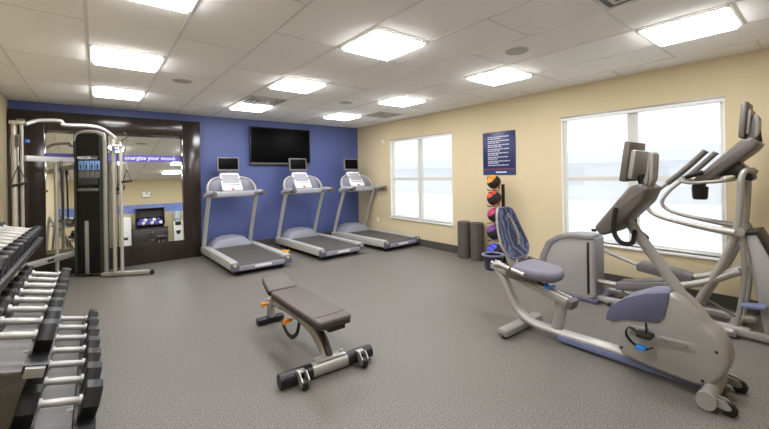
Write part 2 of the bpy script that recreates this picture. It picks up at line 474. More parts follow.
# ------------------------------------------------------------------ ceiling lights, vents, speakers
LX = [.259, 2.083, 3.907]; LY = [.785, 2.615, 4.435, 6.265]
def make_light():
    r = thing('ceiling_light', '', 'ceiling light', (0, 0, 0), 'square ceiling lights')
    s = .292
    f = MB()
    for lo, hi in (((-s, -s), (s, -s+.022)), ((-s, s-.022), (s, s)), ((-s, -s+.022), (-s+.022, s-.022)), ((s-.022, -s+.022), (s, s-.022))):
        f.box((*lo, -.012), (*hi, 0), .003)
    f.build('frame', M['tbar'], r)
    q = s-.022
    # shallow pyramid lens, lowered so its glowing sides brighten the ceiling
    MB().loft([[(-q, -q, -.004), (q, -q, -.004), (q, q, -.004), (-q, q, -.004)], [(-q*.96, -q*.96, -.034), (q*.96, -q*.96, -.034), (q*.96, q*.96, -.034), (-q*.96, q*.96, -.034)]]).build('diffuser', M['lamp'], r)
    return r
LLAB = [['square ceiling light behind the camera at the left', 'square ceiling light cut off by the top edge of the photo',
         'square ceiling light over the floor before the mirror, larger of the two there', 'square ceiling light closest to the mirror, above the cable machine'],
        ['square ceiling light just above the camera', 'large square ceiling light above the weight bench',
         'square ceiling light in front of the louvred vent above the first treadmills', 'square ceiling light between the louvred vent and the blue wall'],
        ['big square ceiling light at the top right corner of the photo above the exercise bikes', 'square ceiling light above the exercise balls, beside a round speaker',
         'square ceiling light in front of the small window', 'square ceiling light in the corner above the right-hand treadmill']]
l0 = make_light()
for i, x in enumerate(LX):
    for j, y in enumerate(LY):
        if i == j == 0: l0.location = (x, y, H-.004); l0['label'] = LLAB[0][0]
        else: dup(l0, (x, y, H-.004), LLAB[i][j])

def make_vent(x, y, label):
    r = thing('air_vent', label, 'air vent', (x, y, H-.004), 'ceiling air vents')
    s = .285; z = H-.004
    f = MB()
    for k in range(4):
        a = s-.07*k; zz = z-.004-.003*k
        for lo, hi in (((-a, -a), (a, -a+.03)), ((-a, a-.03), (a, a)), ((-a, -a+.03), (-a+.03, a-.03)), ((a-.03, -a+.03), (a, a-.03))):
            f.box((x+lo[0], y+lo[1], zz-.004), (x+hi[0], y+hi[1], z), .002)
    f.build('louvres', M['vent'], r)
    MB().box((x-s+.01, y-s+.01, z-.002), (x+s-.01, y+s-.01, z)).build('backing', M['vent_dark'], r)
make_vent(2.083, 5.655, 'square louvred vent in the ceiling over the first treadmills, between two lights')
make_vent(4.515, 5.69, 'square louvred vent in the ceiling close to the cream wall and small window')
make_vent(2.69, .785, 'square louvred vent at the top edge of the photo left of the right-hand light')
for (x, y, lab) in ((.85, 5.06, 'round ceiling speaker in the tiles left of the vent, above the first treadmill'), (3.26, 1.98, 'round ceiling speaker nearest the camera, left of the large window'), (3.24, 5.07, 'small round ceiling speaker above the right-hand treadmill')):
    r = thing('ceiling_speaker', lab, 'ceiling speaker', (x, y, H-.004), 'ceiling speakers')
    MB().lathe([(.1, 0), (.112, 0), (.112, -.006), (.1, -.009), (.097, -.005), (.097, 0)], (x, y, H), seg=32).build('ring', M['vent'], r)
    MB().lathe([(0, -.007), (.09, -.006), (.097, -.004), (.097, 0), (0, 0)], (x, y, H), seg=32).build('grille', M['speaker'], r)
sp = thing('wall_mounted_sprinkler', 'small white wall sprinkler at the top left corner of the far window', 'sprinkler', (XR, 6.62, 2.25))
MB().cyl((XR, 6.62, 2.25), (XR-.012, 6.62, 2.25), .035, 16).build('escutcheon', M['white'], sp)
MB().cyl((XR-.012, 6.62, 2.25), (XR-.05, 6.62, 2.25), .012, 12).build('nozzle', M['white'], sp)

# ------------------------------------------------------------------ wall mirror with dark frame
YM = 7.52
mr = thing('wall_mirror', 'large mirror in a wide dark wood surround on the blue wall', 'mirror', (.32, 7.6, 0))
fm = MB()
X0, X1, Z1 = -.99, 1.545, 2.53; mx0, mx1, mz0, mz1 = -.607, 1.25, .345, 2.24
fm.box((X0, YM, 0), (mx0, YB, Z1), .006); fm.box((mx1, YM, 0), (X1, YB, Z1), .006)
fm.box((mx0, YM, mz1), (mx1, YB, Z1), .003); fm.box((mx0, YM, 0), (mx1, YB, mz0), .003)
fm.build('surround', M['wood_dark'], mr)
lean = .135
def my(z): return YM+.004+(z-mz0)/(mz1-mz0)*lean      # the pane leans back at the top
pane = MB()
pane.loft([[(mx0, my(mz0), mz0), (mx1, my(mz0), mz0), (mx1, my(mz1), mz1), (mx0, my(mz1), mz1)],
           [(mx0, my(mz0)+.006, mz0), (mx1, my(mz0)+.006, mz0), (mx1, my(mz1)+.006, mz1), (mx0, my(mz1)+.006, mz1)]])
pane.build('mirror_pane', M['mirror'], mr, smooth=False)
bz0, bz1 = 1.77, 1.895
bnd = MB()
bnd.loft([[(mx0, my(bz0)-.001, bz0), (mx1, my(bz0)-.001, bz0), (mx1, my(bz1)-.001, bz1), (mx0, my(bz1)-.001, bz1)],
          [(mx0, my(bz0)-.002, bz0), (mx1, my(bz0)-.002, bz0), (mx1, my(bz1)-.002, bz1), (mx0, my(bz1)-.002, bz1)]])
bo = bnd.build('decal_band', M['decal'], mr, smooth=False)
upv = V((0, lean, mz1-mz0)).normalized()
text_bm('energize your mood.', .0915, face_mtx((.384, my(1.81)-.004, 1.81), (1, 0, 0), upv), .002, bold=.0022).build('lettering', M['white_print'], bo, smooth=False)

# ------------------------------------------------------------------ television
tv = thing('wall_television', 'big black flat television mounted high on the blue wall', 'television', (3.17, YB, 1.73))
MB().box((2.49, 7.585, 1.735), (3.86, 7.63, 2.53), .008).build('casing', M['black'], tv)
MB().box((2.515, 7.582, 1.79), (3.835, 7.586, 2.508), .001).build('screen', M['screen'], tv)
MB().box((2.5, 7.578, 1.742), (3.85, 7.586, 1.772), .003).build('bottom_bezel', M['bronze_dk'], tv)
MB().box((2.9, 7.63, 1.95), (3.45, YB, 2.3), .005).build('wall_bracket', M['black_matte'], tv)

# ------------------------------------------------------------------ sign
sg = thing('rules_sign', 'navy poster with white lines of text on the cream wall above the exercise balls', 'sign', (XR, 3.53, 1.45))
sy0, sy1, sz0, sz1 = 3.222, 3.838, 1.452, 2.165
MB().box((XR-.012, sy0, sz0), (XR, sy1, sz1), .002).build('board', M['sign_navy'], sg)
MB().box((XR-.0135, sy0, sz0+.085), (XR-.0115, sy1, sz0+.105)).build('stripe', M['sign_red'], sg)
MB().box((XR-.0135, sy0, sz0), (XR-.0115, sy1, sz0+.085)).build('footer', M['sign_blue'], sg)
tb = MB(); z = sz1-.085; rr = random.Random(3)
for k in range(15):
    y = sy1-.1; end = sy0+.1 if k % 2 == 0 else sy0+.22+.08*rr.random()
    while y-.03 > end:
        wl = min(.02+.05*rr.random(), y-end); tb.box((XR-.0135, y-wl, z-.008), (XR-.0115, y, z+.008)); y -= wl+.011
    z -= .029 if k % 2 == 0 else .038
tb.build('text_lines', M['sign_text'], sg, smooth=False)
fb = MB(); y = sy0+.36
for wl in (.035, .03, .04, .02, .045): fb.box((XR-.015, y-wl, sz0+.032), (XR-.013, y, sz0+.052)); y -= wl+.007
fb.build('footer_text', M['white_print'], sg, smooth=False)

# ------------------------------------------------------------------ treadmills
def make_treadmill():
    """local frame: x across, -y the rear end, +y the console; deck rear at y=-.95"""
    r = thing('treadmill', '', 'treadmill', (0, 0, 0), 'treadmills along the blue wall')
    yr, yf = -1.04, .86
    base = MB(); base.box((-.40, yr+.06, .035), (.40, yf, .13), .02)
    for x in (-.36, .36):
        for y in (yr+.14, yf-.1): base.cyl((x, y, 0), (x, y, .05), .03, 14)
    base.build('chassis', M['black_matte'], r)
    for s in (-1, 1):
        rl = MB(); x = s*.415
        rl.prism(rounded([(yr+.05, .085), (yr+.05, .195), (yr+.12, .212), (yf-.3, .21), (yf, .19), (yf, .07)], .02, 3), 'x', x-.055, x+.055, .012)
        rl.build('side_rail', M['tread_light'], r)
        ec = MB(); ec.prism(rounded([(yr, .075), (yr, .17), (yr+.02, .198), (yr+.06, .2), (yr+.06, .07)], .015, 3), 'x', x-.058, x+.058, .008)
        e = ec.build('end_cap', M['slate'], r)
        MB().cyl((x-.005, yr+.004, .165), (x-.005, yr-.006, .165), .018, 14).build('adjuster', M['yellow'], e)
    belt = MB()
    belt.tube([(-.35, 0, 0), (.35, 0, 0)], .01, 4)  # roller core
    belt = MB(); belt.prism(rounded([(yr+.035, .10), (yr+.035, .155), (yr+.06, .172), (yf-.38, .19), (yf-.38, .10)], .012, 3), 'x', -.355, .355)
    belt.build('running_belt', M['belt'], r)
    MB().box((-.36, yr-.004, .075), (.36, yr+.03, .15), .012).build('rear_bumper', M['tread_lav'], r)
    MB().box((-.13, yr-.008, .098), (.13, yr-.002, .135), .002).build('rear_plate', M['console_white'], r)
    # motor hood: low hump across the front of the deck
    prof = [(-.36, .19), (-.345, .235), (-.25, .335), (-.1, .372), (.1, .372), (.25, .335), (.345, .235), (.36, .19)]
    rings = []
    for y, s, d in ((yf-.42, .25, 0), (yf-.36, .85, 0), (yf-.2, 1.0, 0), (yf, .92, 0), (yf+.04, .6, 0)):
        rings.append([(px, y, .17+(pz-.17)*s) for px, pz in prof]+[(.36, y, .1), (-.36, y, .1)])
    MB().loft(rings).build('motor_hood', M['tread_lav'], r)
    for s in (-1, 1):
        u = MB(); x = s*.425
        u.tube([(x, .82, .10), (x, .70, .42), (x, .54, .80), (x, .38, 1.13)], .024, 10, 4, True, r2=.038, up=(0, 1, .4))
        u.build('upright', M['tread_light'], r)
    # console cross bar with handrails curving to the user
    MB().box((-.43, .36, 1.11), (.43, .50, 1.22), .03, 3).build('cross_bar', M['console_grey'], r)
    for s in (-1, 1):
        h = MB(); x = s*.43
        h.tube([(x, .50, 1.14), (x, .30, 1.19), (x, .08, 1.195), (x, -.02, 1.19)], [.06, .052, .042, .036], 12, 5)
        h.build('handrail', M['console_grey'], r)
        g = MB(); g.tube([(x, .16, 1.19), (x, -.03, 1.188)], .043, 12)
        g.build('grip', M['bronze_dk'], r)
        # side arch rising from the handrail to the display
        a = MB(); a.tube([(x, .44, 1.20), (s*.425, .48, 1.30), (s*.37, .54, 1.40), (s*.27, .59, 1.455), (s*.16, .62, 1.47)], .022, 10, 6, r2=.035)
        a.build('console_arch', M['tread_light'], r)
        w = MB(); w.prism([(s*.15, 1.20), (s*.41, 1.20), (s*.415, 1.30), (s*.36, 1.39), (s*.27, 1.44), (s*.15, 1.455)], 'y', .53, .56, .006)
        w.build('arch_panel', M['tread_lav'], r)
    # tilted display
    tilt = Matrix.Translation((0, .54, 1.38)) @ Matrix.Rotation(math.radians(-37), 4, 'X')
    d = MB(); d.prism(rounded([(-.185, -.2), (.185, -.2), (.175, .21), (-.175, .21)], .04, 5), 'y', -.03, .03, .012, mtx=tilt)
    dp = d.build('display_console', M['console_white'], r)
    MB().box((-.145, -.034, -.04), (.145, -.029, .16), .004).mtx(tilt).build('display_panel', M['console_grey'], dp)
    kb = MB()
    for k in range(8): kb.box((-.13+k*.034, -.037, -.085), (-.105+k*.034, -.029, -.07), .003)
    kb.mtx(tilt).build('keypad', M['black'], dp)
    MB().box((-.028, -.04, -.195), (.028, -.012, -.155), .01).mtx(tilt).build('stop_switch', M['red'], dp)
    # little television on a stalk
    MB().tube([(0, .64, 1.38), (0, .73, 1.6)], .03, 10).build('screen_stalk', M['tread_lav'], r)
    tt = Matrix.Translation((0, .70, 1.725)) @ Matrix.Rotation(math.radians(-6), 4, 'X')
    t2 = MB(); t2.box((-.205, -.025, -.14), (.205, .025, .14), .012); te = t2.mtx(tt).build('television', M['tv_grey'], r)
    MB().box((-.178, -.029, -.095), (.178, -.024, .118), .002).mtx(tt).build('screen', M['screen'], te)
    return r
tlab = ['treadmill nearest the mirror, leftmost of three along the blue wall', 'middle treadmill of three, standing below the big television', 'treadmill in the far corner beside the small window, rightmost of three']
t0 = make_treadmill()
for k, (x, a) in enumerate(((1.998, .8), (3.445, 1.6), (4.715, 2.6))):
    if k == 0: tm = t0; tm.location = (x, 6.63, 0); tm['label'] = tlab[0]
    else: tm = dup(t0, (x, 6.63 if k < 2 else 6.46, 0), tlab[k])
    tm.rotation_euler = (0, 0, math.radians(a))
sc_ = thing('safety_wedge', 'small yellow plastic foot on the floor beside the middle treadmill', 'floor wedge', (2.79, 6.62, 0))
MB().prism([(6.54, 0), (6.72, 0), (6.69, .07), (6.58, .04)], 'x', 2.76, 2.86, .006).build('wedge', M['orange'], sc_)
MB().cyl((2.86, 6.66, .03), (2.91, 6.66, .05), .012, 10).build('peg', M['yellow'], sc_)

# ------------------------------------------------------------------ weight bench
bn = thing('weight_bench', 'dark padded adjustable weight bench alone in the middle of the floor', 'weight bench', (1.36, 2.95, 0))
bx = 1.375
def pad(y0, y1, z0, z1, w0, w1, th, name):
    """padded cushion from (y0,z0) to (y1,z1), widths w0,w1"""
    L = math.hypot(y1-y0, z1-z0); ang = math.atan2(z1-z0, y1-y0)
    m = Matrix.Translation((bx, y0, z0)) @ Matrix.Rotation(ang, 4, 'X')
    pl = rounded([(-w0/2, 0), (w0/2, 0), (w1/2, L), (-w1/2, L)], .035, 5)
    p = MB().prism(pl, 'z', -th, 0, .016, 3, mtx=m).build(name, M['vinyl'], bn)
    MB().prism([(a*.985, b*.99+.003) for a, b in pl], 'z', -th-.026, -th+.004, .008, 2, mtx=m).build('backing_board', M['vinyl_side'], p)
    sm = MB()
    sm.tube([(-w0/2-.001, .004, -.03), (w0/2+.001, .004, -.03)], .003, 6)
    return p, m
bp_, bm_ = pad(2.33, 3.24, .425, .435, .285, .30, .04, 'back_pad')
MB().tube([(-.13, .10, .001), (.13, .10, .001)], .0022, 6).mtx(bm_).build('seam', M['vinyl_side'], bp_)
sp_, sm_ = pad(3.285, 3.55, .425, .50, .29, .23, .032, 'seat_pad')
# main spine
MB().tube([(bx, 3.62, .22), (bx, 3.3, .262), (bx, 2.95, .268), (bx, 2.68, .235), (bx, 2.52, .15), (bx, 2.46, .06)], .044, 12, 6, r2=.05, up=(0, .3, 1)).build('spine', M['steel'], bn)
MB().tube([(bx, 2.66, .268), (bx, 2.54, .225), (bx, 2.465, .15), (bx, 2.425, .09)], .028, 8, 6, r2=.03).build('spine_inlay', M['vinyl_side'], bn)
MB().tube([(bx, 3.58, .25), (bx, 3.62, .18), (bx, 3.63, .05)], .04, 10, 5).build('rear_leg', M['steel'], bn)
MB().box((bx-.14, 3.585, 0), (bx+.13, 3.675, .06), .015).build('rear_foot', M['black'], bn)
MB().tube([(.975, 2.44, .055), (1.725, 2.40, .055)], .05, 16).build('front_foot', M['black'], bn)
MB().tube([(1.215, 2.427, .056), (1.50, 2.412, .056)], .053, 16).build('foot_sleeve', M['steel'], bn)
MB().beam((1.25, 2.435, .11), (1.49, 2.422, .11), .085, .016, .006).build('foot_plate', M['steel'], bn)
for x in (1.255, 1.475): MB().cyl((x, 2.43, .115), (x, 2.43, .13), .012, 8).build('bolt', M['chrome'], bn)
for x, y in ((1.115, 2.36), (1.60, 2.335)):
    h = MB(); h.prism([(y+.05, .10), (y-.01, .115), (y-.055, .07), (y-.045, .025), (y-.005, .03), (y+.02, .075)], 'x', x-.03, x-.022); h.prism([(y+.05, .10), (y-.01, .115), (y-.055, .07), (y-.045, .025), (y-.005, .03), (y+.02, .075)], 'x', x+.022, x+.03)
    h.box((x-.03, y+.0, .095), (x+.03, y+.05, .112), .003)
    c = h.build('caster_bracket', M['steel'], bn)
    MB().cyl((x-.018, y-.03, .038), (x+.018, y-.03, .038), .038, 20, bev=.006).build('wheel', M['black'], c)
# hinge posts, pop pins and curved selector
for dx in (-.05, .05):
    MB().beam((bx+dx, 3.27, .24), (bx+dx, 3.30, .375), .012, .06, .003).build('hinge_bracket', M['steel'], bn)
    MB().beam((bx+dx, 3.5, .21), (bx+dx, 3.46, .40), .012, .05, .003).build('hinge_bracket', M['steel'], bn)
MB().tube([(bx-.03, 3.26, .16), (bx-.03, 3.22, .09), (bx-.03, 3.12, .05), (bx-.03, 3.02, .065), (bx-.03, 2.94, .13), (bx-.03, 2.9, .22)], .012, 10, 6, r2=.02, up=(1, 0, 0)).build('selector_arc', M['black'], bn)
for (y, z) in ((3.54, .225), (3.00, .225)):
    MB().tube([(bx-.04, y, z), (bx-.07, y, z)], .008, 8).build('pop_pin', M['steel'], bn)
    MB().lathe([(0, 0), (.018, 0), (.014, .02), (.018, .04), (.026, .055), (.022, .068), (0, .07)], (bx-.062, y, z), (-1, 0, 0), 16).build('knob', M['orange'], bn)
MB().box((bx-.045, 2.36, .318), (bx+.1, 2.46, .352), .01).build('grab_handle', M['black'], bn)

# ------------------------------------------------------------------ dumbbells and their rack
TIERS = [(-.155, .36), (-.325, .72), (-.50, 1.085)]     # handle centre x, z
TILT = math.radians(14)
def make_dumbbell(hr, hl, name):
    """hex dumbbell along x, centred on its handle; hr = half height of the head, hl = head length"""
    r = thing('dumbbell', '', 'dumbbell', (0, 0, 0), 'dumbbells on the rack')
    hs = .085
    hd = MB(); hd.tube([(-hs, 0, 0), (-hs*.5, 0, 0), (0, 0, 0), (hs*.5, 0, 0), (hs, 0, 0)], [.0165, .018, .0195, .018, .0165], 14, 4)
    hd.build('handle', M['chrome'], r)
    for s in (-1, 1):
        h = MB(); R = hr/math.cos(PI/6)
        poly = [(R*math.cos(PI/6+PI/3*k+PI/6), R*math.sin(PI/6+PI/3*k+PI/6)) for k in range(6)]
        h.prism(poly, 'x', s*hs, s*(hs+hl), .009, 2)
        hh = h.build('head', M['dumb_black'], r)
        MB().cyl((s*(hs-.014), 0, 0), (s*(hs+.002), 0, 0), .026, 16).build('collar', M['chrome'], hh)
    return r
rng = random.Random(5)
tier_name = ['bottom', 'middle', 'top']
ordn = ['nearest', 'second', 'third', 'fourth', 'fifth', 'sixth', 'seventh', 'eighth', 'ninth', 'tenth', 'eleventh', 'twelfth', 'thirteenth', 'fourteenth']
rows = [
    [2.46, 2.71, 2.945, 3.175, 3.41, 3.64, 3.86],
    [2.53, 2.76, 2.99, 3.20, 3.40, 3.60, 3.80, 4.0],
    [2.57, 2.73, 2.89, 3.05, 3.21, 3.37, 3.53, 3.69, 3.85, 4.0, 4.15],
]
sizes = [(.078, .075), (.068, .07), (.055, .062)]
for ti, ys in enumerate(rows):
    hr, hl = sizes[ti]
    for k, y in enumerate(ys):
        s = 1.0-.22*k/len(ys)
        root = make_dumbbell(hr*s, hl*(1-.15*k/len(ys)), '')
        root.location = (TIERS[ti][0], y, TIERS[ti][1]); root.rotation_euler = (0, TILT, 0)
        q = len(ys)-1-k
        where = 'farthest of all' if q == 0 else '%s from the far end' % ordn[q]
        root['label'] = 'black dumbbell with silver handle on the %s rack tier, %s' % (tier_name[ti], where)
rk = thing('dumbbell_rack', 'three-tier silver dumbbell rack along the left wall', 'dumbbell rack', (-.5, 3.3, 0))
def tp(ti, u, w):
    """point on a tier: u along the tilted handle direction, w up its normal"""
    x, z = TIERS[ti]
    return (x+u*math.cos(TILT)+w*math.sin(TILT), z-u*math.sin(TILT)+w*math.cos(TILT))
Y0, Y1 = 2.33, 4.27
for ti in range(3):
    hr = sizes[ti][0]
    for u in (-.118, .118):
        sd = MB()
        P = [tp(ti, u-.045, -hr-.002), tp(ti, u+.045, -hr-.002), tp(ti, u+.045, -hr-.04), tp(ti, u-.045, -hr-.04)]
        sd.prism(P, 'y', Y0, Y1, .006)
        so = sd.build('saddle_rail', M['black'], rk)
        cp = MB()
        P = [tp(ti, u-.035, -hr-.006), tp(ti, u+.035, -hr-.006), tp(ti, u+.035, -hr-.05), tp(ti, u-.035, -hr-.05)]
        cp.prism(P, 'y', Y0-.03, Y0-.001, .004); cp.build('rail_end', M['rack_grey'], so)
    P = [tp(ti, -.16, -hr-.042), tp(ti, .16, -hr-.042), tp(ti, .16, -hr-.055), tp(ti, -.16, -hr-.055)]
    MB().prism(P, 'y', Y0+.04, Y1-.04, .003).build('shelf', M['shelf_grey'], rk)
for y in (2.62, 4.05):
    pp = MB(); pp.tube([(-.22, y, .08), (-.42, y, .235), (-.58, y, .60), (-.75, y, .955), (-.83, y, 1.16)], .04, 10, 5, r2=.028, up=(0, 1, 0))
    pp.build('side_post', M['rack_grey'], rk)
    bk = MB()
    for ti in range(3):
        x, z = tp(ti, 0, -sizes[ti][0]-.06); bk.beam((x-.28, y, z-.03), (x+.10, y, z-.005), .04, .03, .005)
    bk.build('shelf_bracket', M['rack_grey'], rk)
    MB().beam((-.92, y, .06), (-.04, y, .06), .07, .05, .01).build('foot', M['rack_grey'], rk)
    MB().tube([(-.90, y, .09), (-.84, y, 1.12)], .025, 10).build('rear_brace', M['rack_grey'], rk)
    for x in (-.88, -.08): MB().cyl((x, y, 0), (x, y, .04), .03, 14).build('rubber_pad', M['black'], rk)
MB().tube([(-.84, 2.62, .3), (-.84, 4.05, .3)], .025, 10).build('cross_brace', M['rack_grey'], rk)

# ------------------------------------------------------------------ cable machine
cm = thing('cable_machine', 'silver and black cable crossover machine standing in front of the mirror', 'cable machine', (-.2, 6.9, 0))
fA, fB = V((-.265, 7.22, 0)), V((.075, 7.0, 0))       # lower front corners of the weight tower
fdir = (fB-fA).normalized(); fin = V((-fdir.y, fdir.x, 0))     # across the face; into the tower
Wd = (fB-fA).length; TH = 2.205
def tw(u, d, z): p = fA+fdir*u+fin*d; return (p.x, p.y, z)
TM = Matrix((fdir, fin, V((0, 0, 1)))).transposed().to_4x4(); TM.translation = fA
out = rounded([(0, .03), (Wd, .03), (Wd, TH), (0, TH)], [.01, .01, .10, .10], 8)
inn = rounded([(.03, .05), (Wd-.045, .05), (Wd-.045, TH-.035), (.03, TH-.035)], [.01, .01, .07, .07], 8)
# hollow shell: front ring + sides
sh = MB(); t = bmesh.new()
def ring(poly, d): return [t.verts.new((p[0], d, p[1])) for p in poly]
a0, a1, b0, b1 = ring(out, 0), ring(out, .15), ring(inn, 0), ring(inn, .15); N = len(out)
for i in range(N):
    j = (i+1) % N
    t.faces.new((a0[i], a0[j], b0[j], b0[i])); t.faces.new((a1[i], b1[i], b1[j], a1[j])); t.faces.new((a0[i], a1[i], a1[j], a0[j])); t.faces.new((b0[i], b0[j], b1[j], b1[i]))
sh._add(t, TM); sh.build('tower_shell', M['tower'], cm)
MB().tube([(Wd+.03, .01, .03), (Wd+.03, .01, 1.2), (Wd+.03, .01, TH-.14), (Wd-.01, .0, TH-.035), (Wd-.10, -.004, TH-.0), (.14, -.004, TH-.0), (.05, -.004, TH-.04), (.012, -.004, TH-.14)], .014, 10, 6, r2=[.03, .03, .03, .03, .024, .02, .016, .012], up=(0, 1, 0)).mtx(TM).build('edge_trim', M['steel'], cm)
MB().prism(inn, 'y', .012, .018, mtx=TM).build('smoked_panel', M['smoke'], cm)
MB().prism(inn, 'y', .135, .142, mtx=TM).build('back_panel', M['black'], cm)
MB().box((.06, .03, .08), (Wd-.075, .05, .34), 0).mtx(TM).build('kick_panel', M['black'], cm)
ws = MB()
for k in range(16): ws.box((.10, .055, .10+k*.038), (Wd-.12, .13, .10+k*.038+.034), .003)
ws.mtx(TM).build('weight_stack', M['black_matte'], cm)
gr = MB()
for u in (.15, Wd-.17): gr.cyl((u, .09, .08), (u, .09, TH-.1), .012, 10)
gr.mtx(TM).build('guide_rods', M['chrome'], cm)
MB().box((.145, -.006, .05), (.195, .014, .85), .006).mtx(TM).build('cable_cover', M['steel'], cm)
pf = MB().box((.06, -.003, 1.40), (Wd-.07, .012, 1.84), .003).mtx(TM).build('instruction_placard', M['placard_grey'], cm)
for k in range(4):
    x = .072+k*.078; q = MB().box((x, -.005, 1.62), (x+.068, -.001, 1.76), .001).mtx(TM).build('exercise_picture', M['placard_blue'], pf)
    fg = MB(); c = x+.034
    fg.box((c-.008, -.007, 1.64), (c+.010, -.004, 1.70)); fg.ball((c+.004, -.0055, 1.715), .009, 8, (1, .3, 1)); fg.beam((c-.02, -.0055, 1.70), (c+.012, -.0055, 1.685), .003, .009); fg.beam((c-.004, -.0055, 1.64), (c-.014, -.0055, 1.625), .003, .009)
    fg.mtx(TM).build('pictured_figure', M['black'], q)
for k in range(4):
    x = .072+k*.078; MB().box((x, -.005, 1.50), (x+.068, -.001, 1.60), .001).mtx(TM).build('exercise_diagram', M['vent_dark'], pf)
text_bm('PRECOR', .052, TM @ face_mtx((.055, -.006, 1.79), (1, 0, 0), (0, 0, 1)), .002, bold=.0012).build('brand_lettering', M['white_print'], pf, smooth=False)
MB().box((.25, -.006, 1.795), (.34, -.004, 1.808)).mtx(TM).build('brand_bar', M['steel'], pf)
MB().box((.05, -.004, 1.30), (Wd-.06, .01, 1.345), .003).mtx(TM).build('lower_strip', M['vent_dark'], pf)
# tower top pulley housing
MB().box((.10, .03, 1.93), (Wd-.1, .12, 2.0), .01).mtx(TM).build('pulley_housing', M['black_matte'], cm)
# right-hand column in front of the tower's right side
rc = V((.21, 6.83, 0))
c = MB(); c.tube([(rc.x, rc.y, .06), (rc.x, rc.y, 2.08)], .026, 12, r2=.036); c.build('column', M['tan'], cm)
c = MB(); c.tube([(rc.x+.085, rc.y-.045, .08), (rc.x+.085, rc.y-.045, 2.04)], .022, 12); c.build('column', M['tan'], cm)
MB().tube([(rc.x+.045, rc.y-.02, .1), (rc.x+.045, rc.y-.02, 2.02)], .005, 8).build('cable', M['black'], cm)
MB().box((rc.x-.03, rc.y-.09, 1.955), (rc.x+.12, rc.y+.03, 1.99), .008).build('pulley_bracket', M['steel'], cm)
MB().box((rc.x+.005, rc.y-.1, 1.9), (rc.x+.06, rc.y-.03, 1.94), .006).build('pin_knob', M['blue_clip'], cm)
# splayed feet
MB().beam((.05, 6.96, .04), (.66, 6.66, .04), .075, .06, .012).build('foot', M['steel'], cm)
MB().box((.63, 6.62, 0), (.69, 6.70, .075), .012).build('foot_cap', M['black'], cm)
# left-hand column
lc = V((-.77, 6.5, 0))
c = MB(); c.tube([(lc.x-.035, lc.y, .06), (lc.x-.035, lc.y, 2.2)], .03, 12, r2=.042); c.build('column', M['tan'], cm)
c = MB(); c.tube([(lc.x+.035, lc.y-.02, .06), (lc.x+.035, lc.y-.02, 2.2)], .018, 12); c.build('column', M['steel'], cm)
MB().beam((lc.x-.08, lc.y+.01, .06), (lc.x-.08, lc.y+.01, 2.2), .02, .05, .004, up=(0, 1, 0)).build('column_back', M['black'], cm)
hb = MB(); hb.box((lc.x-.075, lc.y-.06, 2.19), (lc.x+.065, lc.y+.06, 2.235), .008); hb.build('top_cap', M['tan'], cm)
MB().box((lc.x-.01, lc.y-.05, 2.2), (lc.x+.062, lc.y+.05, 2.262), .006).build('bar_mount', M['bronze_dk'], cm)
MB().cyl((lc.x+.065, lc.y-.02, 1.98), (lc.x+.105, lc.y-.02, 1.98), .02, 12, bev=.004).build('pin_knob', M['blue_clip'], cm)
MB().box((lc.x-.01, lc.y-.07, 1.90), (lc.x+.02, lc.y-.03, 2.06), .008).build('pulley_carriage', M['bronze_dk'], cm)
MB().beam((lc.x, lc.y-.1, .04), (lc.x, lc.y+.6, .04), .075, .06, .012, up=(0, 0, 1)).build('foot', M['steel'], cm)
# upper arm and lower brace running back to the tower
a = MB(); a.beam((-.72, 6.5, 1.762), (-.27, 7.15, 1.772), .06, .075, .012); a.build('upper_arm', M['tread_light'], cm)
b = MB(); b.beam((-.72, 6.5, .377), (-.28, 7.17, .371), .05, .085, .012); b = b.build('lower_brace', M['steel'], cm)
ml = MB(); d = (V((-.28, 7.17, .371))-V((-.72, 6.5, .377)))
for f0 in (.38,): p = V((-.72, 6.5, .377))+d*f0; q = V((-.72, 6.5, .377))+d*.52; nn = V((d.y, -d.x, 0)).normalized()*.0265; ml.beam(p+nn, q+nn, .002, .03, 0)
ml.build('slot', M['black'], b)
for ux, uy in ((-.40, 6.96), (-.36, 7.0)):
    pass
MB().tube([(-.445, 6.93, .06), (-.445, 6.93, 1.72)], .022, 12).build('inner_column', M['steel'], cm)
MB().tube([(-.40, 6.96, 1.72), (-.385, 6.97, 1.35), (-.38, 6.97, .9)], .012, 8).build('hanging_cable', M['black'], cm)
MB().box((-.415, 6.90, 1.66), (-.37, 6.97, 1.75), .006).build('arm_bracket', M['bronze_dk'], cm)
# cranked pull-up bar across the top
MB().tube([(-.70, 6.5, 2.20), (-.64, 6.55, 2.24), (-.57, 6.58, 2.268), (-.39, 6.62, 2.283), (-.355, 6.63, 2.262), (-.33, 6.63, 2.233), (-.06, 6.68, 2.242), (.07, 6.74, 2.222), (.17, 6.80, 2.16), (.24, 6.83, 2.09)], .025, 12, 6).build('pull_up_bar', M['chrome'], cm)
MB().tube([(.30, 6.8, 2.05), (.37, 6.78, 2.11), (.37, 6.78, 2.17), (.33, 6.79, 2.175)], .008, 8).build('accessory_hook', M['black'], cm)

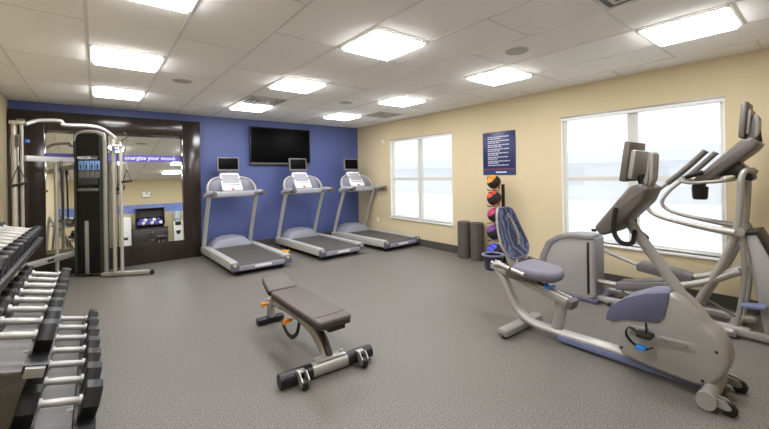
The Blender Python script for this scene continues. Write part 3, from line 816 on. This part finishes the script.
def stirrup(P, s, label, ang=0, wdt=.13, hgt=.17, red=False):
    """a hanging handle: strap, two side webs and a grip"""
    r = thing('stirrup_grip', label, 'exercise handle', P, 'grips hanging on the cable machine')
    P = V(P); d = V((math.cos(ang), math.sin(ang), 0))
    MB().tube([P, P+V((0, 0, -.05))], .012, 8).build('clip', M['steel'], r)
    top = P+V((0, 0, -.05)); a = top-d*wdt/2+V((0, 0, -hgt)); b = top+d*wdt/2+V((0, 0, -hgt+s))
    for q in (a, b): MB().tube([top, q], .006, 8, r2=.011).build('strap', M['black'], r)
    MB().tube([a-d*.012, b+d*.012], .015, 12).build('grip', M['black'], r)
    return r
MB().tube([(lc.x+.01, lc.y-.085, 1.9), (lc.x+.01, lc.y-.105, 1.72)], .006, 8).build('hanging_cable', M['steel'], cm)
stirrup((lc.x+.01, lc.y-.105, 1.715), .045, 'handle on crossed straps hanging from the left column of the cable machine', .1, .155, .26)
MB().tube([(.31, 6.77, 2.04), (.355, 6.73, 1.90)], .005, 8).build('hanging_cable', M['black'], cm)
MB().tube([(.355, 6.73, 1.90), (.365, 6.72, 1.68)], .004, 8).build('hanging_cable', M['steel'], cm)
stirrup((.365, 6.72, 1.67), .02, 'triangular handle hanging at the right of the cable machine over the mirror', -.3, .11, .19)
stirrup((.285, 6.86, 1.49), .01, 'lower small handle hanging close to the right column of the cable machine', -.3, .09, .13)
MB().tube([(.285, 6.86, 2.0), (.285, 6.86, 1.50)], .004, 8).build('hanging_cable', M['steel'], cm)

# ------------------------------------------------------------------ ball rack, balls, rollers
br = thing('ball_rack', 'upright black stand holding exercise balls against the cream wall', 'ball rack', (5.05, 3.5, 0))
MB().beam((5.14, 3.40, .03), (5.14, 3.40, 1.30), .035, .045, .005, up=(0, 1, 0)).build('post', M['black'], br)
bb = MB(); bb.box((4.88, 3.41, 0), (5.18, 3.47, .03), .006); bb.box((5.08, 3.3, 0), (5.16, 3.62, .03), .006); bb.build('base', M['black'], br)
BZ = [.235, .535, .81, 1.08, 1.337]
for z in BZ:
    c = MB()
    for dy in (-.055, .055):
        c.tube([(5.12, 3.46+dy*.3, z-.10), (5.02, 3.46+dy, z-.132), (4.90, 3.46+dy*1.1, z-.127), (4.885, 3.46+dy*1.1, z-.115)], .007, 8, 5)
    c.build('cradle', M['black'], br)
BC = [('violet-blue', (70, 84, 205), .125), ('purple', (108, 48, 128), .125), ('magenta', (178, 44, 96), .113), ('orange-red', (214, 74, 40), .118), ('yellow-orange', (232, 146, 40), .113)]
where = ['lowest on the ball rack', 'second from the bottom of the ball rack', 'in the middle of the ball rack', 'second from the top of the ball rack', 'on top of the ball rack under the poster']
for k, (nm, rgb, R) in enumerate(BC):
    c = (4.98, 3.46, BZ[k])
    r = thing('medicine_ball', 'black and %s exercise ball %s' % (nm, where[k]), 'exercise ball', c, 'balls on the ball rack')
    mcol = ball_material('ball_'+nm.replace('-', '_'), rgb)
    MB().ball(c, R*.97, 32).build('core', M['black_matte'], r)
    # two coloured caps separated by a black belt
    ax = V((-.62, .30, .72)).normalized() if k % 2 == 0 else V((-.45, .35, .82)).normalized()
    for s in (1, -1):
        prof = [(R*math.sin(t_), s*R*math.cos(t_)) for t_ in [math.radians(q) for q in range(0, 56, 5)]]
        prof = [(max(p[0], 0), p[1]) for p in prof]+[(R*.93*math.sin(math.radians(55)), s*R*.93*math.cos(math.radians(55)))]
        cp = MB().lathe(prof, c, ax, 28).build('coloured_cap', mcol, r)
    # black cross band over the caps
    e1 = ax.cross(V((0, 0, 1))).normalized()
    pts = [V(c)+(ax*math.cos(t_)+e1*math.sin(t_))*(R+.0005) for t_ in [2*PI*q/24 for q in range(24)]]
    MB().tube(pts, .003, 6, 2, r2=.02, closed=True).build('seam_band', M['black_matte'], r) if k in (0, 3, 4) else None
for k, (y, x, lab) in enumerate(((4.17, 5.09, 'dark grey foam roller standing on end, left of the pair by the window'), (3.89, 5.09, 'dark grey foam roller standing on end, next to the ball rack'))):
    R = .112; hgt = .635 if k == 0 else .64
    solo('foam_roller', MB().lathe([(0, .0), (R-.012, 0), (R, .012), (R, hgt-.012), (R-.012, hgt), (.03, hgt), (.028, hgt-.006), (0, hgt-.006)], (x, y, 0), seg=40), M['foam'], lab, 'foam roller', 'foam rollers', (x, y, 0))

# ------------------------------------------------------------------ recumbent bike
bk = thing('recumbent_bike', 'champagne recumbent exercise bike with a navy mesh backrest', 'exercise bike', (3.16, 1.3, 0))
cx = 3.165
MB().tube([(cx, 2.17, .515), (cx, 2.10, .45), (cx, 2.03, .32), (cx, 1.95, .18), (cx, 1.82, .095), (cx, 1.6, .075), (cx, 1.1, .085), (cx, .58, .09)], .036, 14, 6, r2=.05, up=(0, 0, 1)).build('main_frame', M['chrome'], bk)
MB().beam((cx, 1.55, .045), (cx, .60, .055), .115, .055, .012).build('lower_rail', M['slate_rail'], bk)
def beveled_bar(x0, x1, y, z0, z1, dy): return MB().prism(rounded([(y-dy, z0), (y+dy, z0), (y+dy, z1-.01), (y+dy-.02, z1), (y-dy+.02, z1), (y-dy, z1-.01)], .008, 3), 'x', x0, x1, .012)
rs = beveled_bar(2.82, 3.44, 1.90, .022, .085, .05).build('rear_stabilizer', M['bronze'], bk)
for x in (2.86, 3.40): MB().cyl((x, 1.90, 0), (x, 1.90, .03), .025, 14).build('levelling_foot', M['black'], bk)
MB().tube([(2.93, .53, .065), (3.36, .53, .065)], .052, 16, r2=.042).build('front_stabilizer', M['bronze'], bk)
MB().tube([(2.90, .53, .065), (2.935, .53, .065)], .056, 20, r2=.05).build('stabilizer_cap', M['bronze'], bk)
for x in (2.96, 3.33):
    w = MB(); w.prism(rounded([(.53, .095), (.44, .085), (.415, .05), (.44, .035), (.53, .05)], .012, 3), 'x', x-.03, x-.02); w.prism(rounded([(.53, .095), (.44, .085), (.415, .05), (.44, .035), (.53, .05)], .012, 3), 'x', x+.02, x+.03)
    w = w.build('wheel_bracket', M['bronze'], bk)
    MB().cyl((x-.017, .432, .04), (x+.017, .432, .04), .04, 22, bev=.007).build('transport_wheel', M['black'], w)
# seat rail
RA, RB = V((cx, 2.22, .545)), V((cx, 1.44, .355))
MB().beam(RA, RB, .11, .045, .008).build('seat_rail', M['bronze'], bk)
for dx in (-.035, .035):
    MB().tube([RA+V((dx, 0, .035)), RB+V((dx, .02, .035))], .014, 12).build('slide_rod', M['chrome'], bk)
ec = MB(); ec.beam(RB+V((0, .03, .01)), RB+V((0, -.03, -.005)), .13, .085, .018); ec.build('rail_end_cap', M['bronze_dk'], bk)
MB().tube([(cx, 1.525, .36), (cx, 1.545, .22), (cx, 1.58, .08)], .03, 14, 5, r2=.05, up=(1, 0, 0)).build('rail_strut', M['bronze'], bk)
# seat
cr = MB(); cr.box((cx-.09, 1.70, .47), (cx+.09, 2.03, .55), .02); cr.build('seat_carriage', M['bronze_dk'], bk)
so = smooth2d([(cx-.20, 1.93), (cx+.20, 1.93), (cx+.225, 1.78), (cx+.20, 1.62), (cx+.11, 1.54), (cx, 1.525), (cx-.11, 1.54), (cx-.20, 1.62), (cx-.225, 1.78)], 5)
rings = []
for z, s in ((.535, .80), (.55, .93), (.575, 1.0), (.60, 1.0), (.622, .95), (.634, .86), (.638, .7)):
    rings.append([(cx+.02+(x-cx)*s*.86, 1.74+(y-1.74)*s*.92, z-.012+.10*max(0, (y-1.80))*1.0-.02*max(0, (1.62-y)/.1)) for x, y in so])
MB().loft(rings).build('seat', M['lavender'], bk)
ad = MB(); ad.beam((cx-.02, 1.66, .48), (cx-.05, 1.60, .455), .03, .03, .006); ad.beam((cx-.09, 1.63, .462), (cx+.03, 1.60, .465), .02, .016, .005); ad.build('adjust_lever', M['blue_clip'], bk)
MB().tube([(cx, 1.93, .55), (cx, 2.01, .62), (cx, 2.04, .76)], .028, 12, 6, r2=.05, up=(1, 0, 0)).build('back_bracket', M['bronze'], bk)
# backrest: curved panel with a pale rim
BO, BU = V((cx+.012, 1.945, .66)), V((0, .175, .475)).normalized()   # bottom centre; up the panel
BN = V((1, 0, 0)).cross(BU)      # normal, towards the seat front
if BN.y > 0: BN = -BN
def bpt(u, v, d=0): # u across -1..1, v 0..1
    w = .15+.075*math.sin(min(1, v/.3)*PI/2)-.095*max(0, (v-.3)/.7)**1.3
    curve = .03*u*u
    return BO+V((1, 0, 0))*(u*w)+BU*(v*.505)+BN*(curve-.02*math.sin(v*PI)+d)
def back_outline(s=1.0, d=0):
    base = [(-.62, .0), (.62, .0), (.92, .07), (1, .25), (1, .6), (.98, .85), (.78, .98), (.0, 1.0), (-.78, .98), (-.98, .85), (-1, .6), (-1, .25), (-.92, .07)]
    return [bpt(u*s, .5+(v-.5)*s, d) for u, v in smooth2d(base, 4)]
def panel(s, d0, d1):
    mb = MB(); A = back_outline(s, d0); B = back_outline(s, d1)
    C0 = [bpt(0, .5+(.5*(v-.5)), d0) for v in (0,)]
    rngs = []
    for k in (1, .8, .6, .4, .2): rngs.append(back_outline(s*k, d0))
    rngs = rngs[::-1]+[back_outline(s, d1)]+[back_outline(s*k, d1) for k in (.8, .6, .4, .2)]
    return mb.loft(rngs)
panel(.95, .004, -.008).build('mesh_back', M['weave'], bk)
MB().tube(back_outline(.985, 0)[::2], .010, 10, 3, closed=True).build('back_rim', M['slate'], bk)
MB().tube([bpt(-1.0, .06, .003), bpt(-1.03, .25, .003), bpt(-1.03, .6, .003), bpt(-1.01, .86, .003), bpt(-.8, .985, .003)], .011, 8, 5).build('side_trim', M['bronze'], bk)
lumb = []
for v in (.28, .38, .48, .58, .68): lumb.append((.45-.05*(v-.28)/.4, v))
lm = MB()
for k in range(14):
    v = .25+.045*k
    lm.tube([bpt(.30+.22*math.sin(k*.24), v, .008), bpt(.52+.18*math.sin(k*.24), v+.02, .008)], .006, 6)
lm.build('mesh_pattern', M['tan'], bk)
# side handles with grips
for s in (-1, 1):
    x = cx+s*.235
    MB().tube([(cx+s*.05, 2.05, .55), (x-s*.03, 2.06, .60), (x, 2.0, .632), (x, 1.86, .605), (x, 1.74, .583)], .014, 12, 6).build('side_handle', M['chrome'], bk)
    MB().tube([(x, 1.97, .626), (x, 1.74, .582)], .019, 12).build('side_grip', M['steel'] if s < 0 else M['bronze_dk'], bk)
    MB().tube([(x, 1.88, .609), (x, 1.865, .606)], .0205, 12).build('grip_ring', M['black'], bk)
# bin behind the seat
bc = V((3.325, 2.33, 0))
MB().lathe([(0, .45), (.085, .45), (.09, .46), (.102, .60), (.094, .60), (.083, .468), (0, .465)], (bc.x, bc.y, 0), seg=28).build('storage_bin', M['bucket'], bk)
MB().tube([(bc.x+.106*math.cos(q), bc.y+.106*math.sin(q), .605) for q in [2*PI*k/16 for k in range(16)]], .014, 8, 2, closed=True, r2=.02).build('bin_rim', M['slate'], bk)
MB().tube([(bc.x-.05, bc.y-.11, .56), (cx, 2.19, .56), (cx, 2.1, .55)], .018, 8, 4).build('bin_arm', M['bronze'], bk)
# drive shroud
SH = smooth2d([(1.115, .35), (1.095, .45), (1.0, .535), (.87, .605), (.74, .64), (.67, .61), (.60, .535), (.55, .465), (.50, .425), (.455, .34), (.445, .25), (.49, .14), (.58, .075), (.70, .075), (.85, .085), (1.03, .115), (1.075, .22)], 3)
MB().prism(SH, 'x', 3.045, 3.285, .03, 3).build('drive_shroud', M['bronze'], bk)
CAP = rounded([(1.135, .345), (1.125, .40), (1.10, .46), (1.0, .545), (.87, .612), (.735, .648), (.745, .575), (.765, .47), (.80, .425), (.90, .405), (1.0, .385), (1.08, .35)], .012, 3)
MB().prism(CAP, 'x', 3.036, 3.294, .005, 2).build('shroud_cap', M['slate'], bk)
MB().beam((3.165, 1.115, .42), (3.165, 1.16, .435), .05, .03, .008).build('bottle_latch', M['black'], bk)
for y, z in ((1.03, .17), (.84, .54), (.50, .33), (.57, .12)): MB().cyl((3.050, y, z), (3.040, y, z), .009, 8).build('shroud_screw', M['black'], bk)
lp = MB().prism(rounded([(.815, .27), (.60, .285), (.60, .345), (.815, .335)], .03, 4), 'x', 3.040, 3.048, .003).build('logo_plate', M['bronze'], bk)
text_bm('PRECOR', .042, face_mtx((3.0385, .79, .292), (0, -1, .04), (0, .04, 1)), 0.003, bold=.0004).build('brand_lettering', M['tv_grey'], lp, smooth=False)
# cranks and pedals
for s in (-1, 1):
    x = cx+s*.145; py, pz = (.855, .36) if s < 0 else (1.06, .30)
    c = MB(); c.beam((x, .975, .345), (x, py, pz), .02, .035, .006, up=(0, 0, 1)); c.cyl((x-.015, .975, .345), (x+.015, .975, .345), .026, 18)
    c.build('crank_arm', M['bronze'], bk)
    xx = x+s*.06
    p = MB().box((xx-.045, py-.045, pz-.03), (xx+.045, py+.045, pz+.0), .008).build('pedal', M['black'], bk)
    st = MB(); st.tube([(xx, py+.05, pz-.02), (xx, py+.095, pz+.02), (xx, py+.07, pz+.075), (xx, py+.0, pz+.09), (xx, py-.045, pz+.04)], .004, 6, 5, r2=.02, up=(1, 0, 0)) if False else MB().tube([(xx-.05, py+.06, pz+.02), (xx-.055, py+.11, pz-.02), (xx-.055, py+.085, pz-.075), (xx-.05, py+.02, pz-.085), (xx-.05, py-.04, pz-.07)], .016, 8, 6, r2=.004, up=(1, 0, 0))
    sto = MB(); sto.tube([(xx, py+.04, pz-.01), (xx, py+.10, pz+.005), (xx, py+.115, pz-.05), (xx, py+.07, pz-.10), (xx, py+.0, pz-.115), (xx, py-.04, pz-.09)], .018, 8, 6, r2=.005, up=(1, 0, 0))
    so_ = sto.build('pedal_strap', M['black'], p)
    MB().box((xx-.022, py-.005, pz-.128), (xx+.022, py+.055, pz-.098), .006).build('strap_buckle', M['blue_clip'], so_)
    MB().tube([(xx, py-.01, pz-.02), (xx, py-.005, pz+.07)], .016, 8, r2=.006, up=(1, 0, 0)).build('toe_strap', M['black'], p)
# mast, console, screen, handlebars
MB().tube([(cx, .62, .50), (cx, .80, .78), (cx, .985, 1.06), (cx, 1.03, 1.15)], .03, 14, 4, r2=.037, up=(1, 0, 0)).build('mast', M['bronze'], bk)
cons = rounded([(1.165, 1.013), (1.188, 1.056), (0.952, 1.367), (0.886, 1.390), (0.835, 1.353), (0.877, 1.249), (1.084, 1.013), (1.132, 0.994)], .015, 3)
co = MB().prism(cons, 'x', 2.99, 3.34, .022, 3).build('console', M['bronze_dk'], bk)
MB().prism([(1.174, 1.075), (1.183, 1.07), (.967, 1.357), (.957, 1.362)], 'x', 3.03, 3.30).build('console_display', M['screen'], co)
MB().cyl((2.985, 1.17, 1.03), (2.985, 1.20, 1.03), .012, 10).build('headphone_plug', M['black'], co)
MB().tube([(cx, .90, 1.33), (cx, .93, 1.45)], .028, 12).build('screen_neck', M['black'], bk)
scm = Matrix.Translation((cx, .965, 1.545)) @ Matrix.Rotation(math.radians(8), 4, 'X')
te = MB().box((-.165, -.01, -.145), (.165, .035, .15), .012).mtx(scm).build('television', M['bronze_dk'], bk)
MB().box((-.145, .034, -.12), (.145, .038, .13), .002).mtx(scm).build('screen', M['screen'], te)
MB().box((-.15, -.045, -.12), (.15, -.008, .09), .014).mtx(scm).build('screen_back', M['bronze'], te)
hm = MB(); hm.prism(rounded([(.90, 1.40), (.865, 1.355), (.835, 1.42), (.825, 1.60), (.845, 1.62), (.865, 1.60), (.88, 1.46)], .012, 3), 'x', 3.10, 3.23, .012); hm.build('screen_mount', M['bronze'], bk)
for s in (-1, 1):
    x = cx+s*.215
    MB().tube([(cx+s*.03, .96, 1.03), (x-s*.06, .94, .965), (x, .985, .965), (x, 1.03, 1.02), (x, 1.035, 1.12), (x, 1.02, 1.215)], .017, 12, 6).build('handlebar', M['black'], bk)

# ------------------------------------------------------------------ elliptical trainer
el = thing('elliptical_trainer', 'champagne elliptical trainer with moving arms below the large window', 'elliptical', (4.6, 1.4, 0))
n0, n1 = 4.335, 4.60
hs = smooth2d([(2.36, .05), (2.36, .30), (2.33, .45), (2.25, .62), (2.12, .71), (1.98, .735), (1.80, .74), (1.745, .73), (1.735, .60), (1.735, .30), (1.735, .05), (2.0, .035)], 3)
MB().prism(hs, 'x', n0, n1, .03, 3).build('drive_housing', M['housing'], el)
ha = [(2.39, .28), (2.35, .46), (2.27, .635), (2.13, .73), (1.98, .757), (1.74, .763), (1.735, .72), (1.97, .712), (2.10, .68), (2.20, .60), (2.27, .46), (2.30, .28)]
MB().prism(rounded(ha, .01, 2), 'x', n0-.012, n1+.012, .008).build('housing_trim', M['housing_trim'], el)
MB().box((n0-.008, 1.775, .10), (n0+.02, 1.80, .68), .004).build('housing_slot', M['black'], el)
MB().box((n0+.012, 1.715, .08), (n1-.012, 1.745, .73), .01).build('housing_front', M['housing_trim'], el)
MB().box((n0-.01, 1.70, .0), (n1+.3, 2.3, .045), .012).build('rear_base', M['slate'], el)
for x in (4.42, 4.78):
    MB().beam((x, 1.75, .06), (x, .50, .07), .07, .055, .012).build('base_rail', M['chrome'], el)
MB().beam((4.33, .62, .05), (4.95, .62, .05), .08, .07, .015).build('front_cross_foot', M['bronze'], el)
MB().beam((4.40, .86, .055), (4.40, .36, .055), .06, .06, .012).build('floor_bar', M['bronze'], el)
# pedals and their arms: near one low, far one higher
for (x, ya, za, yb, zb, yc, zc) in ((4.42, 1.80, .25, 1.50, .25, 1.06, .325), (4.80, 1.83, .535, 1.42, .41, .98, .36)):
    MB().tube([(x, ya, za), (x, (ya+yb)/2, (za+zb)/2), (x, yb, zb)], .022, 12, 3, r2=.035).build('pedal_arm', M['silver_arm'], el)
    p = MB(); L = math.hypot(yb-yc, zb-zc)
    prof = rounded([(yb+.02, zb-.045), (yb+.02, zb+.035), (yb-.03, zb+.055), (yc+.03, zc+.06), (yc-.03, zc+.04), (yc-.03, zc-.01), (yc+.05, zc-.045)], .02, 3)
    p.prism(prof, 'x', x-.085, x+.085, .014, 2); po = p.build('pedal', M['pedal'], el)
    MB().beam((x, yb-.02, zb+.058), (x, yc+.05, zc+.064), .12, .008, .003).build('pedal_tread', M['bronze_dk'], po)
    MB().tube([(x, yc+.04, zc-.01), (x, (yc+.56)/2, (zc+.60)/2-.03), (x, .56, .585 if x < 4.5 else .56)], .032, 14, 4).build('roller_arm', M['silver_arm'], el)
MB().tube([(4.46, 1.50, .18), (4.46, 1.40, .10), (4.46, 1.2, .13)], .016, 10, 4).build('crank_link', M['bronze'], el)
MB().tube([(4.42, .80, .285), (4.42, .58, .17)], .012, 10).build('tie_rod', M['bronze_dk'], el)
# uprights: two bowed tubes joining under the console, plus front legs
for x, m_ in ((4.42, 'silver_arm'), (4.80, 'silver_arm')):
    MB().tube([(x, .90, .12), (x, .80, .36), (x, .68, .62), (x, .585, .92), (x, .555, 1.20), (x, .545, 1.40), (x+(.04 if x < 4.6 else -.04), .52, 1.47), (x+(.10 if x < 4.6 else -.10), .49, 1.455)], [.030, .032, .032, .029, .026, .025, .024, .024], 16, 6).build('upright', M[m_], el)
    MB().tube([(x, .555, .98), (x, .535, .60), (x, .56, .30), (x, .60, .05)], .02, 14, 6).build('front_leg', M['silver_arm'], el)
MB().tube([(4.38, .56, .93), (4.84, .56, .93)], .036, 18).build('pivot_shaft', M['bronze'], el)
MB().tube([(4.34, .60, .06), (4.34, .66, .06)], .03, 10).build('leg_foot', M['bronze'], el)
# moving arms
for x, off, dz in ((4.33, 0, 0), (4.89, .02, .02)):
    dy = off
    a = MB(); a.tube([(x, .58+dy, .93), (x, .72+dy, .945), (x, .95+dy, .985), (x, 1.12+dy, 1.03), (x, 1.205+dy, 1.09), (x, 1.205+dy, 1.17), (x, 1.12+dy, 1.29), (x, .95+dy, 1.45)], [.034, .028, .021, .019, .019, .019, .018, .018], 14, 6)
    ao = a.build('moving_arm', M['silver_arm'], el)
    MB().tube([(x, 1.05+dy, 1.355), (x, .92+dy, 1.48), (x, .775+dy, 1.64), (x, .765+dy, 1.65)], .0255, 14, 4).build('grip', M['bronze_dk'], ao)
# fixed bar with heart-rate grips
MB().tube([(4.62, .56, 1.42), (4.45, .66, 1.38), (4.40, .86, 1.36), (4.44, .95, 1.37), (4.50, .99, 1.40), (4.62, 1.0, 1.41), (4.74, .99, 1.40), (4.80, .95, 1.37), (4.82, .86, 1.36), (4.77, .66, 1.38), (4.62, .57, 1.42)], .017, 12, 6).build('fixed_bar', M['silver_arm'], el)
for x0, x1 in ((4.42, 4.41), (4.81, 4.82)):
    MB().tube([(x0, .93, 1.41), (x1, .80, 1.46)], .02, 12).build('pulse_grip', M['black'], el)
# bottle holder
ch = MB(); ch.lathe([(0, 0), (.05, 0), (.058, .02), (.064, .12), (.056, .12), (.05, .02), (0, .015)], (4.50, .84, 1.20), seg=20); ch.box((4.45, .80, 1.29), (4.55, .89, 1.36), .012)
ch.build('bottle_holder', M['black'], el)
# console wedge, bracket, television
cons = rounded([(.86, 1.345), (.875, 1.39), (.55, 1.735), (.475, 1.755), (.43, 1.70), (.47, 1.64), (.78, 1.355)], .015, 3)
co = MB().prism(cons, 'x', 4.42, 4.80, .022, 3).build('console', M['bronze_dk'], el)
MB().prism([(.845, 1.425), (.853, 1.42), (.575, 1.715), (.567, 1.72)], 'x', 4.47, 4.75).build('console_display', M['screen'], co)
MB().prism(rounded([(.74, 1.41), (.62, 1.43), (.50, 1.37), (.475, 1.40), (.49, 1.45), (.58, 1.56)], .015, 3), 'x', 4.50, 4.72, .012).build('console_bracket', M['black'], el)
MB().tube([(4.61, .46, 1.72), (4.61, .47, 1.82)], .03, 12).build('screen_neck', M['black'], el)
scm = Matrix.Translation((4.61, .525, 1.91)) @ Matrix.Rotation(math.radians(5), 4, 'X')
te = MB().box((-.165, -.01, -.155), (.165, .03, .165), .012).mtx(scm).build('television', M['bronze_dk'], el)
MB().box((-.145, .029, -.13), (.145, .033, .145), .002).mtx(scm).build('screen', M['screen'], te)
MB().box((-.13, -.035, -.12), (.13, -.008, .10), .012).mtx(scm).build('screen_back', M['bronze'], te)
MB().prism(rounded([(.52, 1.77), (.475, 1.735), (.445, 1.79), (.44, 1.93), (.46, 1.965), (.485, 1.95), (.50, 1.85)], .012, 3), 'x', 4.53, 4.69, .012).build('screen_mount', M['bronze'], el)
# front cover: leaning hollow-looking casing
cv = [(.545, .905), (.455, .925), (.32, .62), (.25, .30), (.24, .05), (.42, .05), (.47, .40)]
MB().prism(rounded(cv, .02, 3), 'x', 4.45, 4.78, .02, 2).build('front_cover', M['housing'], el)
MB().prism(rounded([(.545, .925), (.45, .95), (.30, .62), (.225, .30), (.245, .30), (.335, .61), (.46, .915), (.54, .90)], .006, 2), 'x', 4.44, 4.79, .006).build('cover_trim', M['black'], el)
MB().prism(rounded([(.56, .285), (.40, .30), (.40, .33), (.555, .315)], .01, 2), 'x', 4.34, 4.46, .008).build('step_plate', M['slate_rail'], el)

# ------------------------------------------------------------------ things behind the camera that the mirror shows
cb = thing('storage_cabinet', 'low dark cabinet with two doors seen in the mirror', 'cabinet', (1.53, -.85, 0))
MB().box((.98, YF+.01, 0), (2.08, -.66, .82), .004).build('body', M['cabinet'], cb)
MB().box((.965, YF+.01, .82), (2.095, -.64, .85), .004).build('top', M['cabinet'], cb)
for x0, x1, kx in ((.995, 1.525, 1.48), (1.535, 2.065, 1.58)):
    d = MB().box((x0, -.66, .08), (x1, -.645, .80), .004).build('door', M['cabinet'], cb)
    MB().cyl((kx, -.645, .68), (kx, -.615, .68), .016, 12).build('knob', M['chrome'], d)
hu = thing('towel_shelf', 'dark two-level open shelf standing on the cabinet in the mirror', 'shelf', (1.55, -.9, .85))
for x in (1.10, 1.985): MB().box((x, YF+.02, .95), (x+.02, -.76, 1.56), .002).build('side_panel', M['cabinet'], hu)
for z in (.95, 1.24, 1.555): MB().box((1.10, YF+.02, z), (2.005, -.76, z+.02), .002).build('shelf_board', M['cabinet'], hu)
MB().box((1.10, YF+.012, .85), (2.005, YF+.02, 1.56)).build('back_panel', M['cabinet'], hu)
for x in (1.12, 1.97):
    for y in (YF+.05, -.80): MB().box((x-.015, y-.015, .851), (x+.015, y+.015, .95)).build('leg', M['cabinet'], hu)
TN = ['first', 'second', 'third', 'fourth', 'fifth', 'sixth', 'seventh', 'eighth']
for k in range(11):
    x = 1.20+k*.134 if k < 6 else 1.267+(k-6)*.134; tz = 1.033 if k < 6 else 1.1425
    colr = 'towel_blue' if k % 2 == 0 else 'towel_white'
    solo('rolled_towel', MB().cyl((x, YF+.06, tz), (x, -.765, tz), .062, 18, bev=.014), M[colr],
         '%s rolled towel in the mirror, %s from the left in the %s row' % ('violet' if k % 2 == 0 else 'white', TN[k if k < 6 else k-6], 'lower' if k < 6 else 'upper'), 'towel', 'rolled towels', (x, -.9, tz-.062))
wc = thing('water_cooler', 'white water cooler with a bottle on top seen at the mirror edge', 'water cooler', (2.43, -.85, 0))
MB().box((2.28, YF+.02, 0), (2.58, -.72, 1.02), .02).build('body', M['cool_body'], wc)
MB().lathe([(0, 0), (.05, .0), (.06, .05), (.13, .1), (.135, .36), (.11, .39), (0, .39)], (2.43, -.88, 1.02), seg=24).build('bottle', M['water'], wc)
MB().box((2.33, -.725, .86), (2.53, -.70, 1.0), .006).build('tap_panel', M['black'], wc)
MB().prism([(2.34, .66), (2.52, .66), (2.47, .52), (2.39, .52)], 'y', -.725, -.70).build('drip_tray', M['black'], wc)
hb_ = thing('waste_bin', 'tall white bin with a dark slot beside the dark cabinet in the mirror', 'bin', (.8, -.85, 0))
MB().prism(rounded([(.64, .0), (.96, .0), (.96, 1.25), (.92, 1.29), (.64, 1.29)], .02, 3), 'y', YF+.02, -.70, .015).build('body', M['cool_body'], hb_)
MB().box((.74, -.705, .48), (.86, -.695, .58), .004).build('slot', M['black'], hb_)
eg = thing('wall_mounted_emergency_light', 'white emergency light unit on the far cream wall in the mirror', 'emergency light', (1.46, YF, 2.08))
MB().box((1.33, YF, 2.0), (1.59, YF+.08, 2.12), .02).build('housing', M['white'], eg)
for x in (1.38, 1.54): MB().cyl((x, YF+.04, 2.16), (x, YF+.13, 2.15), .05, 16, r2=.06, bev=.008).build('lamp_head', M['white'], eg)

# outlets
for (y, z, lab) in ((6.86, .42, 'small cream power outlet on the cream wall in the corner behind the right-hand treadmill'),):
    r = thing('power_outlet', lab, 'outlet', (XR, y, z))
    MB().box((XR-.008, y-.035, z-.057), (XR, y+.035, z+.057), .004).build('plate', M['outlet'], r)
    MB().box((XR-.010, y-.016, z-.04), (XR-.007, y+.016, z+.04), .003).build('socket', M['white'], r)

for o in bpy.data.objects:
    if '_o' in o: del o['_o']

# ------------------------------------------------------------------ light from outside
wd = bpy.data.worlds.new('sky'); SC.world = wd; wd.use_nodes = True
nt = wd.node_tree; bg = nt.nodes['Background']
bg.inputs['Color'].default_value = (.9, .95, 1.0, 1); bg.inputs['Strength'].default_value = .8

# ------------------------------------------------------------------ camera
cam = bpy.data.cameras.new('camera'); co_ = bpy.data.objects.new('camera', cam); COL.objects.link(co_); SC.camera = co_
F, CY = 363.05, 174.81
cam.sensor_width = 36; cam.sensor_fit = 'HORIZONTAL'; cam.lens = F/769*36
cam.shift_y = -(214.5-CY)/769
yaw, roll = math.radians(38.466), math.radians(-.887)
fwd = V((math.sin(yaw), math.cos(yaw), 0)); rgt = V((math.cos(yaw), -math.sin(yaw), 0)); up = V((0, 0, 1))
r2 = rgt*math.cos(roll)+up*math.sin(roll); u2 = -rgt*math.sin(roll)+up*math.cos(roll)
m = Matrix((r2, u2, -fwd)).transposed().to_4x4(); m.translation = (0, 0, 1.48)
co_.matrix_world = m
cam.clip_start = .02; cam.clip_end = 300

vs = SC.view_settings
vs.view_transform = 'Standard'; vs.look = 'None'; vs.gamma = 1; vs.use_curve_mapping = False; vs.exposure = 1.16
SC.cycles.max_bounces = 10; SC.cycles.diffuse_bounces = 6; SC.cycles.glossy_bounces = 5; SC.cycles.transparent_max_bounces = 12
SC.cycles.use_denoising = True; SC.cycles.sample_clamp_indirect = 6
